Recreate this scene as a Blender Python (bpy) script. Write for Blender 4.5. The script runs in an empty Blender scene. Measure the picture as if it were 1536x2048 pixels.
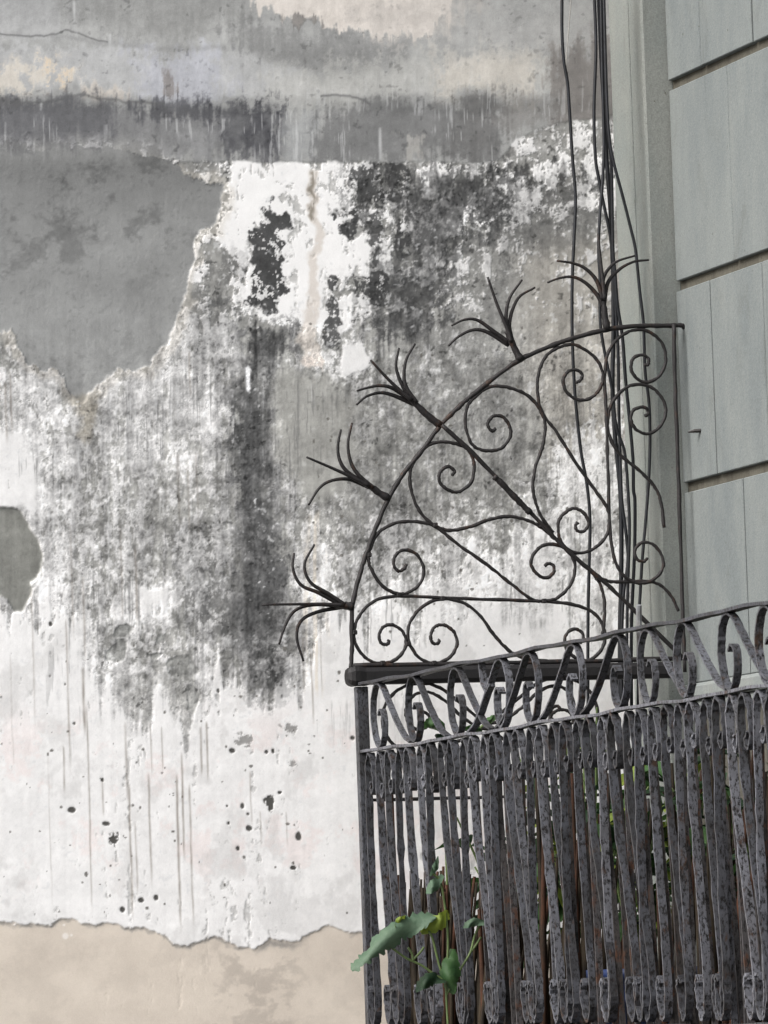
import bpy, math, random
import numpy as np
from mathutils import Vector, Matrix

SC = bpy.context.scene
COL = SC.collection

# ------------------------------------------------------------------ camera
YAW, PITCH, ROLL, FPX = 0.288, 0.0756, 0.0349, 12500.0
CAM = Vector((0.0, 0.0, 5.2))
_f = Vector((math.sin(YAW) * math.cos(PITCH), math.cos(YAW) * math.cos(PITCH), math.sin(PITCH)))
_r = Vector((math.cos(YAW), -math.sin(YAW), 0))
_d = -_r.cross(_f)
_c, _s = math.cos(ROLL), math.sin(ROLL)
RGT, DWN = _c * _r + _s * _d, -_s * _r + _c * _d
cam_data = bpy.data.cameras.new('camera')
cam_data.sensor_fit = 'HORIZONTAL'
cam_data.sensor_width = 36.0
cam_data.lens = FPX / 1536.0 * 36.0
cam_data.clip_start = 0.1
cam_data.clip_end = 500.0
cam = bpy.data.objects.new('camera', cam_data)
COL.objects.link(cam)
m = Matrix((RGT, -DWN, -_f)).transposed().to_4x4()
m.translation = CAM
cam.matrix_world = m
SC.camera = cam

# ------------------------------------------------------------------ sky, sun, exposure
SUN_DIR = Vector((-1.0, -0.34, 0.95)).normalized()          # towards the sun
world = bpy.data.worlds.new('World')
SC.world = world
world.use_nodes = True
wn, wl = world.node_tree.nodes, world.node_tree.links
wn.clear()
sky = wn.new('ShaderNodeTexSky')
sky.sky_type = 'NISHITA'
sky.sun_disc = False
sky.sun_elevation = math.asin(SUN_DIR.z)
sky.sun_rotation = math.atan2(SUN_DIR.x, SUN_DIR.y)
sky.air_density, sky.dust_density, sky.ozone_density = 1.0, 4.0, 1.0
hs = wn.new('ShaderNodeHueSaturation')
hs.inputs['Saturation'].default_value = 0.34                 # overcast: a whitish sky
bg = wn.new('ShaderNodeBackground')
bg.inputs['Strength'].default_value = 0.15
wo = wn.new('ShaderNodeOutputWorld')
wl.new(sky.outputs[0], hs.inputs['Color'])
wl.new(hs.outputs[0], bg.inputs[0])
wl.new(bg.outputs[0], wo.inputs[0])
sun_data = bpy.data.lights.new('sun', 'SUN')
sun_data.energy = 1.5
sun_data.angle = math.radians(35)
sun_data.color = (1.0, 0.99, 0.985)
sun = bpy.data.objects.new('sun', sun_data)
sun.rotation_euler = SUN_DIR.to_track_quat('Z', 'Y').to_euler()
sun.location = (-6, -2, 14)
COL.objects.link(sun)
SC.view_settings.view_transform = 'Standard'
SC.view_settings.look = 'None'
SC.view_settings.gamma = 1.0
SC.view_settings.use_curve_mapping = False
SC.view_settings.exposure = 1.0

# ------------------------------------------------------------------ helpers
def at(px, py, ax, val):
    """point of the plane axis=val that the survey ray (px,py) meets"""
    d = RGT * ((px - 768) / FPX) + DWN * ((py - 1024) / FPX) + _f
    return CAM + d * ((val - CAM[ax]) / d[ax])

def s2l(c):
    c = c / 255.0
    return c / 12.92 if c <= 0.04045 else ((c + 0.055) / 1.055) ** 2.4

def rgb(r, g, b):
    return (s2l(r), s2l(g), s2l(b), 1.0)

def tag(o, label=None, cat=None, group=None, kind=None):
    if label: o['label'] = label
    if cat: o['category'] = cat
    if group: o['group'] = group
    if kind: o['kind'] = kind
    return o

def empty(name, loc=(0, 0, 0)):
    o = bpy.data.objects.new(name, None)
    o.empty_display_size = 0.1
    o.location = loc
    COL.objects.link(o)
    return o

def link(name, me, parent=None, loc=None):
    o = bpy.data.objects.new(name, me)
    COL.objects.link(o)
    if parent is not None:
        o.parent = parent
        # geometry is written in world coordinates unless loc is given
        o.location = Vector(loc) if loc is not None else -world_loc(parent)
    elif loc is not None:
        o.location = loc
    return o

def world_loc(o):
    v = Vector((0, 0, 0))
    while o is not None:
        v = v + o.location
        o = o.parent
    return v

class MB:
    def __init__(self):
        self.v, self.f = [], []
    def add(self, vs, fs):
        n = len(self.v)
        self.v += [tuple(p) for p in vs]
        self.f += [tuple(i + n for i in f) for f in fs]
        return self
    def box(self, a, b, bev=0.0):
        (x0, y0, z0), (x1, y1, z1) = a, b
        if bev <= 0:
            vs = [(x, y, z) for x in (x0, x1) for y in (y0, y1) for z in (z0, z1)]
            return self.add(vs, [(0, 1, 3, 2), (4, 6, 7, 5), (0, 4, 5, 1), (2, 3, 7, 6), (0, 2, 6, 4), (1, 5, 7, 3)])
        vs = []
        for sx in (0, 1):
            for sy in (0, 1):
                for sz in (0, 1):
                    p = [(x0, x1)[sx], (y0, y1)[sy], (z0, z1)[sz]]
                    q = [bev * (1 - 2 * sx), bev * (1 - 2 * sy), bev * (1 - 2 * sz)]
                    vs.append((p[0], p[1] + q[1], p[2] + q[2]))
                    vs.append((p[0] + q[0], p[1], p[2] + q[2]))
                    vs.append((p[0] + q[0], p[1] + q[1], p[2]))
        I = lambda sx, sy, sz, k: (sx * 4 + sy * 2 + sz) * 3 + k
        fs = []
        for s in (0, 1):
            fs.append((I(s, 0, 0, 0), I(s, 1, 0, 0), I(s, 1, 1, 0), I(s, 0, 1, 0)))
            fs.append((I(0, s, 0, 1), I(1, s, 0, 1), I(1, s, 1, 1), I(0, s, 1, 1)))
            fs.append((I(0, 0, s, 2), I(1, 0, s, 2), I(1, 1, s, 2), I(0, 1, s, 2)))
        for a_ in (0, 1):
            for b_ in (0, 1):
                fs.append((I(a_, b_, 0, 0), I(a_, b_, 1, 0), I(a_, b_, 1, 1), I(a_, b_, 0, 1)))
                fs.append((I(a_, 0, b_, 0), I(a_, 1, b_, 0), I(a_, 1, b_, 2), I(a_, 0, b_, 2)))
                fs.append((I(0, a_, b_, 1), I(1, a_, b_, 1), I(1, a_, b_, 2), I(0, a_, b_, 2)))
        for sx in (0, 1):
            for sy in (0, 1):
                for sz in (0, 1):
                    fs.append((I(sx, sy, sz, 0), I(sx, sy, sz, 1), I(sx, sy, sz, 2)))
        return self.add(vs, fs)
    def tube(self, pts, rad, n=6, caps=True, ham=0.0):
        pts = [Vector(p) for p in pts]
        if ham:
            hr = random.Random(len(pts) * 7 + int(abs(pts[0].z) * 1e4) % 991)
            rad = [r_ * (1 + ham * hr.uniform(-1, 1)) for r_ in (rad if isinstance(rad, (list, tuple)) else [rad] * len(pts))]
            pts = [q + Vector((hr.uniform(-1, 1), hr.uniform(-1, 1), hr.uniform(-1, 1))) * .0045 * ham for q in pts]
        if not isinstance(rad, (list, tuple)):
            rad = [rad] * len(pts)
        rings = []
        up = None
        for i, p in enumerate(pts):
            t = (pts[min(i + 1, len(pts) - 1)] - pts[max(i - 1, 0)])
            if t.length < 1e-9: t = Vector((0, 0, 1))
            t.normalize()
            if up is None:
                a = Vector((0, 1, 0)) if abs(t.y) < 0.9 else Vector((1, 0, 0))
                up = (a - t * a.dot(t)).normalized()
            else:
                up = (up - t * up.dot(t))
                up = up.normalized() if up.length > 1e-6 else t.orthogonal().normalized()
            w = t.cross(up)
            rings.append([p + (up * math.cos(2 * math.pi * k / n) + w * math.sin(2 * math.pi * k / n)) * rad[i] for k in range(n)])
        vs = [v for r in rings for v in r]
        fs = []
        for i in range(len(pts) - 1):
            for k in range(n):
                a, b = i * n + k, i * n + (k + 1) % n
                fs.append((a, b, b + n, a + n))
        if caps:
            fs.append(tuple(range(n))[::-1])
            fs.append(tuple(range((len(pts) - 1) * n, len(pts) * n)))
        return self.add(vs, fs)
    def ribbon(self, pts, x0, x1, th, taper=None):
        """flat bar bent in the railing plane: pts are (y, z); its broad face spans x0..x1"""
        n = len(pts)
        vs = []
        for i, (y, z) in enumerate(pts):
            a, b = pts[max(i - 1, 0)], pts[min(i + 1, n - 1)]
            ty, tz = b[0] - a[0], b[1] - a[1]
            l = math.hypot(ty, tz) or 1.0
            ny, nz = -tz / l * th / 2, ty / l * th / 2
            wob = 0.0 if taper is None else taper[i]
            vs += [(x0 + wob, y + ny, z + nz), (x1 - wob, y + ny, z + nz), (x1 - wob, y - ny, z - nz), (x0 + wob, y - ny, z - nz)]
        fs = []
        for i in range(n - 1):
            for k in range(4):
                a, b = i * 4 + k, i * 4 + (k + 1) % 4
                fs.append((a, b, b + 4, a + 4))
        fs += [(3, 2, 1, 0), (n * 4 - 4, n * 4 - 3, n * 4 - 2, n * 4 - 1)]
        return self.add(vs, fs)
    def mesh(self, name, mat, smooth=False):
        me = bpy.data.meshes.new(name)
        me.from_pydata(self.v, [], self.f)
        me.materials.append(mat)
        if smooth:
            me.polygons.foreach_set('use_smooth', [True] * len(me.polygons))
        me.update()
        import bmesh
        bm = bmesh.new(); bm.from_mesh(me)
        bmesh.ops.recalc_face_normals(bm, faces=bm.faces[:])
        bm.to_mesh(me); bm.free()
        return me
    def build(self, name, mat, parent=None, smooth=False):
        return link(name, self.mesh(name, mat, smooth), parent)

def spline(pts, n=8):
    """Catmull-Rom through pts (any dimension)"""
    P = [np.array(p, float) for p in pts]
    P = [2 * P[0] - P[1]] + P + [2 * P[-1] - P[-2]]
    out = []
    for i in range(1, len(P) - 2):
        a, b, c, d = P[i - 1:i + 3]
        for k in range(n):
            t = k / n
            out.append(0.5 * ((2 * b) + (-a + c) * t + (2 * a - 5 * b + 4 * c - d) * t * t + (-a + 3 * b - 3 * c + d) * t ** 3))
    out.append(P[-2])
    return [tuple(p) for p in out]

# ------------------------------------------------------------------ materials
def mat_new(name):
    M = bpy.data.materials.new(name)
    M.use_nodes = True
    nt = M.node_tree
    for n in list(nt.nodes): nt.nodes.remove(n)
    out = nt.nodes.new('ShaderNodeOutputMaterial')
    b = nt.nodes.new('ShaderNodeBsdfPrincipled')
    nt.links.new(b.outputs[0], out.inputs[0])
    return M, nt, b

def noise(nt, scale, detail=4, rough=0.6, stretch=(1, 1, 1), dist=0.0):
    tc = nt.nodes.new('ShaderNodeTexCoord')
    mp = nt.nodes.new('ShaderNodeMapping')
    mp.inputs['Scale'].default_value = stretch
    nz = nt.nodes.new('ShaderNodeTexNoise')
    nz.inputs['Scale'].default_value = scale
    nz.inputs['Detail'].default_value = detail
    nz.inputs['Roughness'].default_value = rough
    nz.inputs['Distortion'].default_value = dist
    geo = nt.nodes.new('ShaderNodeNewGeometry')
    nt.links.new(geo.outputs['Position'], mp.inputs[0])
    nt.links.new(mp.outputs[0], nz.inputs['Vector'])
    return nz.outputs['Fac']

def ramp(nt, fac, stops):
    r = nt.nodes.new('ShaderNodeValToRGB')
    el = r.color_ramp.elements
    while len(el) < len(stops): el.new(0.5)
    for e, (p, c) in zip(el, stops):
        e.position = p
        e.color = c if len(c) == 4 else (*c, 1)
    nt.links.new(fac, r.inputs[0])
    return r.outputs[0]

def mix(nt, fac, a, b, mode='MIX'):
    n = nt.nodes.new('ShaderNodeMix')
    n.data_type = 'RGBA'
    n.blend_type = mode
    for sock, v in ((0, fac), (6, a), (7, b)):
        if isinstance(v, (int, float)): n.inputs[sock].default_value = v
        elif isinstance(v, tuple): n.inputs[sock].default_value = v
        else: nt.links.new(v, n.inputs[sock])
    return n.outputs[2]

def bump(nt, b, fac, dist, strength=1.0):
    n = nt.nodes.new('ShaderNodeBump')
    n.inputs['Distance'].default_value = dist
    n.inputs['Strength'].default_value = strength
    nt.links.new(fac, n.inputs['Height'])
    nt.links.new(n.outputs[0], b.inputs['Normal'])

def iron_material(name, paint, dark, rust, pit=0.47, rust_at=0.60, rough=0.55, paint2=None, vary=0.0):
    M, nt, b = mat_new(name)
    big = noise(nt, 9, 5, 0.65)
    base = ramp(nt, big, [(0.35, paint), (0.65, paint2 or paint)])
    oi = nt.nodes.new('ShaderNodeObjectInfo')
    base = mix(nt, vary, base, ramp(nt, oi.outputs['Random'], [(0.0, (0.016, 0.015, 0.014)), (0.55, (0.055, 0.055, 0.059)), (1.0, (0.20, 0.20, 0.22))]))
    r = ramp(nt, noise(nt, 34, 5, 0.7, (1, 1, 0.5)), [(rust_at, (0, 0, 0)), (rust_at + 0.10, (1, 1, 1))])
    base = mix(nt, r, base, rust)
    pits = noise(nt, 150, 5, 0.72, (1, 1, 0.5))
    p = ramp(nt, pits, [(pit - 0.10, (1, 1, 1)), (pit, (0, 0, 0))])
    base = mix(nt, p, base, dark)
    nt.links.new(base, b.inputs['Base Color'])
    b.inputs['Roughness'].default_value = rough
    b.inputs['Specular IOR Level'].default_value = 0.35
    bump(nt, b, pits, 0.002, 0.7)
    return M

M_IRON = iron_material('grey_painted_iron', rgb(84, 86, 94), rgb(22, 20, 19), rgb(58, 43, 34), 0.505, 0.575, 0.5, rgb(44, 43, 45), 0.45)
M_IRON_RECESS = iron_material('rusty_recess_shade_iron', rgb(50, 45, 43), rgb(20, 17, 15), rgb(68, 44, 31), 0.50, 0.53, 0.7, rgb(36, 32, 30), 0.2)  # rusty iron toned darker to put recess shade into the rear bars
M_FAN = iron_material('dark_rusty_iron', rgb(22, 20, 20), rgb(12, 11, 11), rgb(54, 37, 27), 0.47, 0.56, 0.62, rgb(38, 34, 34))
M_BEAM = iron_material('black_painted_beam', rgb(24, 22, 23), rgb(14, 13, 13), rgb(48, 40, 35), 0.40, 0.68, 0.6)

def paint_material(name, c1, c2, stain, streak=0.62, seed=0):
    M, nt, b = mat_new(name)
    base = ramp(nt, noise(nt, 5, 8, 0.7, (1, 1, 0.4)), [(0.36, c1), (0.64, c2)])
    st = noise(nt, 26, 5, 0.65, (1, 1, 0.06))
    base = mix(nt, ramp(nt, st, [(streak, (0, 0, 0)), (streak + 0.16, (0.45, 0.45, 0.45))]), base, stain)
    dots = noise(nt, 70, 3, 0.6)
    base = mix(nt, ramp(nt, dots, [(0.68, (0, 0, 0)), (0.73, (0.8, 0.8, 0.8))]), base, stain)
    blot = noise(nt, 8, 7, 0.72, (1, 1, 0.6), 0.6)
    base = mix(nt, ramp(nt, blot, [(0.55, (0, 0, 0)), (0.78, (0.42, 0.42, 0.42))]), base, stain)
    grain = noise(nt, 240, 3, 0.7)
    base = mix(nt, 0.22, base, ramp(nt, grain, [(0.3, (0.06, 0.06, 0.06)), (0.7, (0.9, 0.9, 0.9))]), 'OVERLAY')
    nt.links.new(base, b.inputs['Base Color'])
    b.inputs['Roughness'].default_value = 0.85
    b.inputs['Specular IOR Level'].default_value = 0.2
    bump(nt, b, noise(nt, 60, 6, 0.65), 0.003, 0.5)
    return M

M_PAINT = paint_material('grey_green_wall_paint', rgb(101, 106, 106), rgb(114, 118, 116), rgb(76, 76, 70))
M_PILASTER = paint_material('pilaster_paint', rgb(112, 117, 114), rgb(126, 128, 123), rgb(84, 82, 72))
M_GROOVE = paint_material('grimy_groove', rgb(76, 73, 65), rgb(92, 89, 80), rgb(50, 45, 38), 0.5)
M_PLINTH = paint_material('shade_toned_plinth', rgb(66, 64, 58), rgb(84, 82, 75), rgb(40, 37, 32), 0.5)  # plinth colour darkened to carry the shade of the balcony interior
M_MOULD = paint_material('pale_moulding', rgb(108, 113, 112), rgb(122, 125, 122), rgb(118, 114, 104))
M_SLAB = paint_material('balcony_concrete', rgb(82, 79, 74), rgb(100, 97, 91), rgb(56, 52, 47))

def simple(name, c1, c2, scale=12, rough=0.6, spec=0.4, bmp=0.0):
    M, nt, b = mat_new(name)
    f = noise(nt, scale, 5, 0.6)
    nt.links.new(ramp(nt, f, [(0.35, c1), (0.65, c2)]), b.inputs['Base Color'])
    b.inputs['Roughness'].default_value = rough
    b.inputs['Specular IOR Level'].default_value = spec
    if bmp: bump(nt, b, f, bmp)
    return M

M_CABLE = simple('black_cable', rgb(14, 15, 18), rgb(25, 27, 32), 30, 0.5, 0.35)
M_CABLE_GREY = simple('grey_cable', rgb(120, 118, 114), rgb(150, 148, 142), 30, 0.6)
M_CONDUIT = simple('grey_conduit', rgb(120, 122, 124), rgb(86, 82, 78), 30, 0.5)
M_POT = simple('dark_clay', rgb(84, 62, 50), rgb(66, 50, 44), 9, 0.85)
M_SOIL = simple('soil', rgb(52, 44, 36), rgb(36, 30, 26), 40, 0.95, 0.1, 0.01)
M_TUB = simple('blue_plastic', rgb(24, 36, 68), rgb(30, 45, 82), 6, 0.45)
M_STEM = simple('green_stem', rgb(92, 108, 62), rgb(76, 92, 52), 20, 0.6)
M_ROAD = simple('asphalt', rgb(62, 62, 62), rgb(74, 73, 72), 4, 0.9, 0.2)
M_PEG = simple('black_iron_peg', rgb(28, 26, 26), rgb(44, 38, 34), 40, 0.6)

def leaf_material(name, c1, c2):
    M, nt, b = mat_new(name)
    f = noise(nt, 14, 5, 0.6)
    c = ramp(nt, f, [(0.33, c1), (0.68, c2)])
    nt.links.new(c, b.inputs['Base Color'])
    b.inputs['Roughness'].default_value = 0.60
    b.inputs['Specular IOR Level'].default_value = 0.4
    bump(nt, b, noise(nt, 90, 5, 0.6), 0.004, 0.6)
    b.inputs['Transmission Weight'].default_value = 0.0
    tr = nt.nodes.new('ShaderNodeBsdfTranslucent')
    nt.links.new(c, tr.inputs[0])
    ms = nt.nodes.new('ShaderNodeMixShader')
    ms.inputs[0].default_value = 0.3
    out = [n for n in nt.nodes if n.type == 'OUTPUT_MATERIAL'][0]
    nt.links.new(b.outputs[0], ms.inputs[1])
    nt.links.new(tr.outputs[0], ms.inputs[2])
    nt.links.new(ms.outputs[0], out.inputs[0])
    return M
M_LEAF = leaf_material('leaf_green', rgb(46, 76, 42), rgb(68, 98, 52))
M_LEAF_BLUE = leaf_material('leaf_bluish', rgb(66, 90, 70), rgb(96, 116, 94))
M_LEAF_YELLOW = leaf_material('leaf_yellow_green', rgb(104, 122, 44), rgb(128, 140, 56))
M_LEAF_DARK = leaf_material('leaf_dark', rgb(26, 46, 29), rgb(42, 66, 38))

# ------------------------------------------------------------------ main dimensions (metres)
XR = 4.5536          # railing plane
XF = 5.4855          # face of the house front (ashlar)
YF = 15.638          # plane of the iron divider
YP = 15.703          # camera-side return of the pilaster
XP = XF - 0.068      # face of the pilaster
YB = 15.962          # face of the weathered side wall
Z_TOP, Z_MID, Z_BOT, Z_FLOOR = 5.988, 5.808, 5.098, 5.03

# ------------------------------------------------------------------ ground
g = MB()
g.add([(-150, -150, 0), (150, -150, 0), (150, 150, 0), (-150, 150, 0)], [(0, 1, 2, 3)])
tag(g.build('street', M_ROAD), kind='structure')

# ------------------------------------------------------------------ WALL PAINTER
# wall chart: u to the right, v downwards, one unit is about 1.3 mm on the wall
def chart(x, z):
    """projective survey chart of the wall plane -> (u, v)"""
    dx, dy, dz = x - CAM.x, YB - CAM.y, z - CAM.z
    q = dx * _f.x + dy * _f.y + dz * _f.z
    return (768 + FPX * (dx * RGT.x + dy * RGT.y + dz * RGT.z) / q,
            1024 + FPX * (dx * DWN.x + dy * DWN.y + dz * DWN.z) / q)
#PAINT_BEGIN
def vnoise(u, v, su, sv, seed):
    r = np.random.default_rng(seed).random((257, 257)).astype(np.float32)
    r[256, :] = r[0, :]; r[:, 256] = r[:, 0]
    a, b = u / su + 1000.37, v / sv + 1000.71
    i, j = np.floor(a).astype(np.int64), np.floor(b).astype(np.int64)
    fa, fb = (a - i).astype(np.float32), (b - j).astype(np.float32)
    fa = fa * fa * (3 - 2 * fa); fb = fb * fb * (3 - 2 * fb)
    i %= 256; j %= 256
    return (r[j, i] * (1 - fa) + r[j, i + 1] * fa) * (1 - fb) + (r[j + 1, i] * (1 - fa) + r[j + 1, i + 1] * fa) * fb

def fbm(u, v, su, sv, octv, seed, gain=0.5):
    t = np.zeros_like(u, dtype=np.float32); a, tot = 1.0, 0.0
    for k in range(octv):
        c, s = math.cos(0.5 * k), math.sin(0.5 * k)
        uu, vv = (u, v) if su != sv else (u * c - v * s, u * s + v * c)
        t += a * vnoise(uu, vv, su / 2 ** k, sv / 2 ** k, seed * 31 + k)
        tot += a; a *= gain
    return t / tot

def rank(n):
    """to a uniform 0..1 distribution"""
    q = np.quantile(n.ravel()[::37], np.linspace(0, 1, 201))
    return np.interp(n, q, np.linspace(0, 1, 201)).astype(np.float32)

def sstep(a, b, x):
    t = np.clip((x - a) / (b - a), 0, 1)
    return t * t * (3 - 2 * t)

U0, V0, CS, GW, GH = -260.0, -260.0, 6.0, 290, 430
_gu, _gv = np.meshgrid(U0 + CS * np.arange(GW), V0 + CS * np.arange(GH))
def poly_sd(P):
    P = np.array(P, float); n = len(P)
    d = np.full(_gu.shape, 1e18); inside = np.zeros(_gu.shape, bool)
    for i in range(n):
        (x0, y0), (x1, y1) = P[i], P[(i + 1) % n]
        ex, ey = x1 - x0, y1 - y0
        t = np.clip(((_gu - x0) * ex + (_gv - y0) * ey) / max(ex * ex + ey * ey, 1e-9), 0, 1)
        d = np.minimum(d, (_gu - x0 - t * ex) ** 2 + (_gv - y0 - t * ey) ** 2)
        if y0 != y1:
            c = ((y0 > _gv) != (y1 > _gv)) & (_gu < ex * (_gv - y0) / (y1 - y0) + x0)
            inside ^= c
    d = np.sqrt(d)
    return np.where(inside, -d, d).astype(np.float32)

def bil(G, u, v):
    a = np.clip((u - U0) / CS, 0, GW - 1.001); b = np.clip((v - V0) / CS, 0, GH - 1.001)
    i, j = a.astype(np.int64), b.astype(np.int64)
    fa, fb = (a - i).astype(np.float32), (b - j).astype(np.float32)
    return (G[j, i] * (1 - fa) + G[j, i + 1] * fa) * (1 - fb) + (G[j + 1, i] * (1 - fa) + G[j + 1, i + 1] * fa) * fb

def paint(u, v):
    """returns sRGB albedo (n,3) and relief in mm for chart points"""
    u = u.astype(np.float32); v = v.astype(np.float32)
    def warp(amp, sc, seed):
        return (u + amp * (fbm(u, v, sc, sc, 4, seed, 0.6) - .5) * 2, v + amp * (fbm(u, v, sc, sc, 4, seed + 1, 0.6) - .5) * 2)
    w1 = warp(22, 46, 11)      # ragged edges
    w2 = warp(48, 130, 21)     # loose edges
    runs = fbm(u, v, 11, 330, 3, 23, .6) - .5
    runs2 = fbm(u, v, 42, 420, 3, 24, .6) - .5
    w3 = (w1[0], w1[1] + 125 * runs + 150 * runs2 + 26 * (w1[0] - u) / 22)     # edges that run down in dribbles
    def poly(P, soft, w=None):
        w = w or w1
        return 1 - sstep(-soft, soft, bil(poly_sd(P), *w))
    big = fbm(u, v, 150, 150, 5, 1) - .5
    med = fbm(u, v, 46, 46, 5, 2, 0.6) - .5
    fine = fbm(u, v, 11, 11, 3, 3, 0.7) - .5
    vst = fbm(u, v, 9, 150, 4, 4, 0.6) - .5
    hst = fbm(u, v, 160, 16, 4, 5, 0.6) - .5
    sp = rank(fbm(u, v, 30, 30, 5, 6, 0.78) + 0.22 * vst)          # speckle selector
    spv = rank(fbm(u, v, 14, 60, 4, 7, 0.75))
    pits = rank(fbm(u, v, 9, 9, 2, 8, 0.6))

    spf = rank(fbm(u, v, 13, 15, 4, 9, 0.8) + 0.20 * vst + 0.22 * big)
    spb = rank(fbm(u, v, 24, 24, 4, 10, .55))
    ones = np.ones_like(u)
    low = sstep(600, 720, v + 60 * med) * (1 - .0 * u)
    sp = sp * (1 - low) + spf * low
    R = 150 + 34 * big + 26 * med + 26 * fine
    relief = 0.8 * med + 0.22 * fine
    col = np.stack([R, R * 0.995, R * 0.975], -1)
    def lay(mask, c, var=None):
        nonlocal col
        c = np.array(c, np.float32)
        t = c[None, :] * ones[:, None]
        if var is not None: t = t + var[:, None]
        col = col * (1 - mask[:, None]) + t * mask[:, None]

    # ---------------- lime wash coverage
    W = 0.40 * ones
    Wt = 206 * ones                                                # tone of the wash
    def cov(P, val, soft, tone=None, w=None):
        nonlocal W, Wt
        k = poly(P, soft, w)
        W = W * (1 - k) + val * k
        if tone is not None: Wt = Wt * (1 - k) + tone * k
    cov([(365, 320), (1000, 320), (1030, 272), (1300, 225), (1300, 420), (1000, 440), (920, 520), (880, 640), (760, 760), (600, 745), (585, 660), (480, 630), (385, 600), (390, 480), (450, 400), (440, 365)], .50, 22, 226)
    cov([(700, 640), (880, 640), (930, 520), (1010, 440), (1300, 430), (1300, 640), (1000, 690), (700, 790)], .20, 30, 205)
    cov([(455, 326), (690, 326), (690, 440), (700, 520), (650, 640), (590, 655), (500, 625), (490, 520), (440, 480), (460, 390)], .985, 12, 233)
    cov([(380, 326), (470, 326), (450, 372), (400, 352)], .7, 8, 215)
    cov([(795, 405), (915, 405), (910, 470), (860, 482), (805, 458)], .95, 8, 232)
    cov([(825, 335), (905, 332), (908, 372), (850, 392)], .95, 8, 232)
    cov([(690, 500), (745, 455), (765, 480), (740, 530), (690, 570)], .96, 8, 232)
    cov([(686, 690), (735, 682), (745, 728), (715, 755), (682, 742)], .98, 7, 226)
    cov([(675, 595), (730, 590), (738, 640), (690, 665), (668, 700), (655, 690)], .86, 8, 224)
    cov([(1010, 280), (1110, 272), (1120, 300), (1040, 305)], .9, 8, 220)
    cov([(1120, 300), (1240, 300), (1240, 430), (1130, 430)], .62, 15, 222)
    cov([(560, 740), (700, 780), (1240, 600), (1240, 860), (1100, 900), (1000, 1000), (850, 1120), (690, 1130), (600, 1000)], .10, 30, 200)
    cov([(950, 960), (1090, 1000), (1120, 1090), (880, 1140), (840, 1080)], .40, 30, 214)
    cov([(1110, 880), (1250, 800), (1250, 1130), (1090, 1080), (1110, 980)], .72, 28, 222)
    cov([(840, 1140), (1090, 1090), (1260, 1090), (1260, 1345), (690, 1345), (700, 1250)], .90, 26, 232, w3)
    cov([(700, 1030), (850, 1040), (860, 1150), (700, 1150)], .36, 25, 210)
    cov([(610, 1000), (690, 1000), (690, 1345), (610, 1345)], .55, 25, 214)
    # left speckle field
    cov([(-300, 735), (60, 730), (150, 800), (300, 735), (350, 640), (480, 640), (455, 900), (470, 1150), (340, 1200), (-300, 1260)], .66, 14, 204)
    cov([(190, 780), (300, 740), (440, 760), (440, 960), (250, 950), (190, 880)], .74, 30, 203)
    cov([(-300, 840), (50, 860), (95, 980), (70, 1030), (-300, 1010)], .97, 22, 230)
    cov([(85, 1110), (150, 1090), (140, 1240), (60, 1240)], .84, 18, 224)
    cov([(285, 1000), (480, 985), (480, 1170), (300, 1165)], .36, 28, 196)
    cov([(150, 950), (290, 1000), (290, 1150), (160, 1120)], .48, 28, 200)
    # lower white
    cov([(-300, 1236), (60, 1236), (140, 1206), (230, 1212), (318, 1215), (345, 1290), (380, 1380), (440, 1330), (500, 1385), (570, 1370), (620, 1300), (690, 1240), (1400, 1335), (1400, 2200), (-300, 2200)], .975, 22, 232, w3)
    cov([(690, 1250), (1400, 1250), (1400, 2200), (690, 2200)], .985, 22, 232, w3)
    cov([(270, 1170), (340, 1165), (350, 1230), (280, 1240)], .95, 14, 228)
    cov([(180, 1235), (330, 1240), (400, 1320), (405, 1420), (375, 1452), (330, 1400), (270, 1440), (225, 1370), (180, 1300)], .58, 34, 208, w3)

    n = sp * (.74 - .20 * low) + spv * (.26 + .02 * low) + low * (.34 * vst + .30 * big + .25 * runs)
    n = rank(n)
    # grain of the coverage is finer where the wash is thin
    hw = .055 + .11 * low * sstep(.97, .8, W)
    white = sstep(-hw, hw, W - n)
    lowwhite = sstep(-.34, .12, W - n) * (.55 + .16 * low)                        # thin half worn wash
    washv = 7 * big + 9 * med + 7 * fine
    lay(np.maximum(white, lowwhite * (W > .05)), (1, 1, 1)) if False else None
    wash = np.stack([Wt + washv, (Wt + washv) * .994, (Wt + washv) * .988], -1)
    k = np.maximum(white, lowwhite)[:, None]
    col = col * (1 - k) + wash * k
    relief = relief + (1.3 - .7 * low * sstep(.97, .8, W)) * white

    # pinkish bloom on the white
    pk = sstep(.55, .95, rank(fbm(u, v, 70, 80, 6, 41, .7))) * sstep(1380, 1500, v) * (1 - sstep(1700, 1830, v)) * white
    lay(.34 * pk, (228, 210, 206), washv)
    # faint grey clouds low on the white
    gc = sstep(.66, .95, rank(fbm(u, v, 70, 90, 5, 43, .65))) * white * sstep(1230, 1300, v)
    lay(.30 * gc, (190, 188, 186), washv)

    # ---------------- moulds and soot
    w3s = (w1[0], w1[1] + 110 * runs + 50 * runs2)
    def soot(P, depth, soft, tone=84, w=None, thr=None, tint=(1, 1, 1)):
        if soft < 9:
            kk = (1 - sstep(-2.5, 2.5, bil(poly_sd(P), *w1) + 22 * (spb - .5))) * depth
            kk = kk * (1 - .85 * sstep(.84, .90, spf)) * (1 - .8 * sstep(.92, .97, pits))
        else:
            kk = (1 - sstep(-soft, soft, bil(poly_sd(P), *(w or w3s)) + 2.2 * soft * (spf - .5) + (24 if soft >= 18 else 46) * vst)) * depth
        if thr is not None and soft >= 9: kk = np.clip(kk * 1.25 - thr * (1 - sp), 0, 1)
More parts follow.
